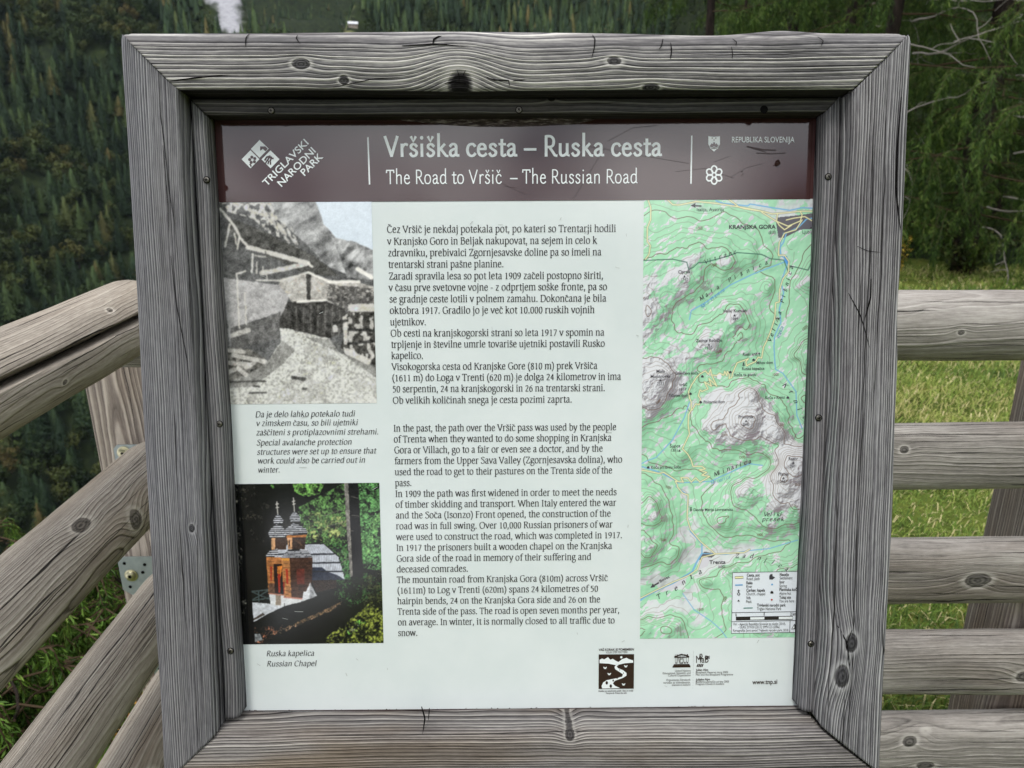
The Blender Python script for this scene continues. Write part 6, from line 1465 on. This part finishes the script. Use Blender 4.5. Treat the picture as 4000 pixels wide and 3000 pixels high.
def larch(name, label, loc, h, trunk_r, seed, reach, n_br, z0=.6, dens=26, lean=0.0, mat=None, ln=.11, wd=.02, dead=8, group=None, sub=7, tw=(.5, .7), hang=4):
    q = np.random.default_rng(seed); o = empty(name, loc); tag(o, label, 'tree', group)
    tr = MB(); pts = [np.array([lean*t*t*h + .05*math.sin(t*9 + seed), .05*math.cos(t*7), t*h]) for t in np.linspace(0, 1, 14)]; pts[0][2] = -.4
    tr.tube(pts, [trunk_r*(1.25 if k == 0 else 1)*(1 - .88*k/13) for k in range(14)], 10)
    at = lambda z: np.array([np.interp(z, [p[2] for p in pts], [p[c] for p in pts]) for c in range(3)])
    br = MB(); T, C = [], []
    for k in range(n_br):
        z = z0 + (h*.97 - z0)*(k + q.random())/n_br; a = k*2.4 + q.normal()*.4; R = reach*(1 - .72*(z - z0)/(h - z0))*(.65 + .5*q.random())
        d = np.array([math.cos(a), math.sin(a), 0]); b0 = at(z); P = [b0]
        for t in (.25, .5, .75, 1.0): P.append(b0 + d*R*t + np.array([q.normal()*.05*R, q.normal()*.05*R, R*(-.10*t - .10*t*t + .16*max(0, t - .7))]))
        br.tube(P, [trunk_r*.09*(1 - .75*t) + .003 for t in (0, .25, .5, .75, 1)], 5, 0, False)
        sprays(q, P[1:], dens, ln, wd, .3, T, C, .45)
        for s_ in range(sub*2):
            t = .22 + .78*q.random(); i0 = int(t*4) if t < 1 else 3; b = P[i0] + (P[min(i0 + 1, 4)] - P[i0])*(t*4 - i0)
            sd = np.array([-d[1], d[0], 0])*(1 if s_ % 2 else -1); l = R*(tw[0] + tw[1]*q.random())*.55
            Q = [b, b + (sd*.55 + d*.45)*l*.5 + [0, 0, -.10*l], b + (sd*.6 + d*.5)*l + [0, 0, -.42*l - .12*q.random()]]
            br.tube(Q, [.004, .003, .0015], 4, 0, False); hu = .25 + .5*q.random(); sprays(q, Q, dens*1.25, ln, wd, .45, T, C, hu)
            for _ in range(hang):
                b2 = Q[1] + (Q[2] - Q[1])*q.random(); Q2 = [b2, b2 + np.array([q.normal()*.06, q.normal()*.06, -.20 - .22*q.random()])*l*1.1]
                sprays(q, Q2, dens*1.3, ln, wd, .6, T, C, hu)
    tr.build('trunk', M_BARK, o, smooth=True); br.build('branch', M_TWIGD, o)
    T = np.array(T); c = np.repeat(np.array(C), 6)
    put(bpy.data.objects.new('crown', tri_mesh('crown', T, mat or M_LARCH, np.repeat(c[:, None], 3, 1))), o)
    if dead:
        for k in range(dead):
            dt = MB()
            z = .8 + q.random()*min(h*.55, 4.2); a = -2.4 + q.random()*2.0; d = np.array([math.cos(a), math.sin(a), 0]); p = at(z) + d*reach*.15; P = [p]
            dd = d.copy()
            for s_ in range(14): dd = dd + q.normal(size=3)*.20 - [0, 0, .05]; dd /= np.linalg.norm(dd); p = p + dd*reach*.05; P.append(p)
            dt.tube(P, np.linspace(.014, .003, 15), 5, 0, False)
            for _ in range(3):
                j = q.integers(4, 13); e = P[j] + q.normal(size=3)*.13; dt.tube([P[j], (P[j] + e)/2 + q.normal(size=3)*.03, e], [.007, .005, .003], 4, 0, False)
            dt.build('dead_branch', M_TWIG, o)
    print(name, len(T)); return o
def gz(x, y): return float(land(x, y))
GL = 'larches along the meadow edge'
made = []
for nm, lb, x, y, h, r, sd, re, nb, kw in (('larch_tree', 'large drooping larch with a thick dark trunk at the right edge of the meadow', 7.6, 11.8, 13, .16, 3, 2.9, 46, dict(dead=9, z0=1.0, dens=80, ln=.095, wd=.0055)),
    ('larch_tree', 'larch with a leaning double trunk just right of the board frame', 6.2, 12.6, 12, .15, 4, 2.7, 44, dict(dead=8, z0=.7, lean=.012, dens=80, ln=.095, wd=.0055)), ('larch_tree', 'larch half hidden behind the other larches beside the meadow', 8.9, 14.2, 13, .18, 5, 3.0, 40, dict(dead=3, z0=.8, dens=56, ln=.11, wd=.0075)),
    ('larch_tree', 'pale green larch crown rising above the top right of the board', 4.6, 17.5, 14, .16, 6, 2.8, 36, dict(dead=2, z0=1.5, dens=52, ln=.11, wd=.008)), ('larch_tree', 'dark larch deep in the thicket behind the dead twigs', 7.0, 15.8, 11, .15, 7, 2.8, 38, dict(dead=5, z0=.5, dens=56, ln=.11, wd=.0075))):
    made.append(larch(nm, lb, (x, y, gz(x, y) - .02), h, r, sd, re, nb, group=GL, **kw))
# the same kinds of larch farther back, closing the view behind the meadow
q_ = np.random.default_rng(77)
for k in range(26):
    a_ = math.radians(17 + 24*q_.random()); r_ = 19 + 24*(k/26.0) + 2*q_.random(); x, y = r_*math.sin(a_), r_*math.cos(a_); src = made[k % 5]
    o = src.copy(); COL.objects.link(o); o.location = (x, y, gz(x, y) - .2); o.rotation_euler.z = float(6.28*q_.random()); s_ = .8 + .5*q_.random(); o.scale = (s_, s_, s_)
    o['label'] = 'larch in the dim thicket behind the meadow larches'; o['group'] = 'larches of the thicket behind'
    for c_ in src.children:
        if c_.name.startswith('dead'): continue
        d_ = c_.copy(); COL.objects.link(d_); d_.parent = o
# ---- low growth under the left rails
for nm, lb, x, y, h, r, sd, re, nb, kw in (('larch_sapling', 'young feathery larch on the slope behind the left fence rails', -2.15, 3.0, .62, .016, 11, .62, 26, {}), ('larch_sapling', 'bright green young larch below the galvanised bracket', -1.55, 2.55, .52, .013, 12, .5, 24, {}),
    ('larch_sapling', 'small dark young larch lowest on the left slope', -1.78, 2.1, .55, .012, 13, .55, 24, {}), ('larch_sapling', 'spreading young larch farther down the slope at the left', -2.9, 3.6, .75, .016, 14, .8, 28, {}), ('larch_sapling', 'wide low young larch half hidden by the third left rail', -1.5, 1.75, .42, .012, 15, .5, 22, {}), ('larch_sapling', 'dim young larch tucked behind the corner post', -1.15, 2.6, .6, .012, 16, .5, 22, {})):
    larch(nm, lb, (x, y, gz(x, y) - .02), h, r, sd, re, nb, z0=.06, hang=3, dens=150, mat=M_SAPL, ln=.034, wd=.0042, dead=0, group='young larches below the fence', sub=6, **kw)
def leafy(name, label, loc, h, w, n, stops, sd, ls=.03):
    q = np.random.default_rng(sd); o = empty(name, loc); tag(o, label, 'bush'); st = MB(); T, C = [], []
    for k in range(14):
        a = q.random()*6.28; e = np.array([math.cos(a)*w*q.random(), math.sin(a)*w*q.random(), h*(.6 + .4*q.random())]); m_ = e*.5 + [0, 0, h*.12]
        st.tube([np.zeros(3), m_, e], [.005, .004, .002], 4, 0, False)
        for _ in range(n // 14):
            t = .25 + .75*q.random(); p = (1-t)**2*0 + 2*t*(1-t)*m_ + t*t*e + q.normal(size=3)*.05*w; v = q.normal(size=3); v /= np.linalg.norm(v); u = np.cross(v, [0, 0, 1.0]); u /= np.linalg.norm(u) + 1e-6; l = ls*(.6 + .8*q.random())
            T += [(p, p + v*l*.5 + u*l*.3, p + v*l), (p, p + v*l, p + v*l*.5 - u*l*.3)]; C.append(q.random())
    st.build('stem', M_TWIGD, o); c = np.repeat(np.array(C), 6)
    put(bpy.data.objects.new('leaves', tri_mesh('leaves', np.array(T), tuftmat(name + '_leaf', stops), np.repeat(c[:, None], 3, 1))), o)
leafy('willow_bush', 'low bush with greyish green leaves between the second and third left rails', (-1.95, 2.35, gz(-1.95, 2.35)), .55, .34, 700, [(0, (54, 66, 40)), (.6, (104, 116, 76)), (1, (160, 160, 110))], 21, .035)
leafy('bilberry_bush', 'low shrub with yellow and rusty autumn leaves at the foot of the corner post', (-1.12, 1.72, gz(-1.12, 1.72)), .20, .2, 200, [(0, (62, 64, 26)), (.5, (120, 110, 44)), (.8, (150, 104, 44)), (1, (176, 140, 60))], 22, .022)
leafy('broom_bush', 'small yellow bush at the far edge of the meadow', (5.95, 10.9, gz(5.95, 10.9)), .75, .3, 500, [(0, (96, 94, 34)), (.6, (160, 140, 54)), (1, (190, 160, 70))], 23, .05)
leafy('thicket_bush', 'dark low bush under the larches behind the meadow', (7.4, 11.4, gz(7.4, 11.4)), .9, .9, 900, [(0, (32, 44, 20)), (.6, (64, 78, 34)), (1, (96, 104, 52))], 24, .07)
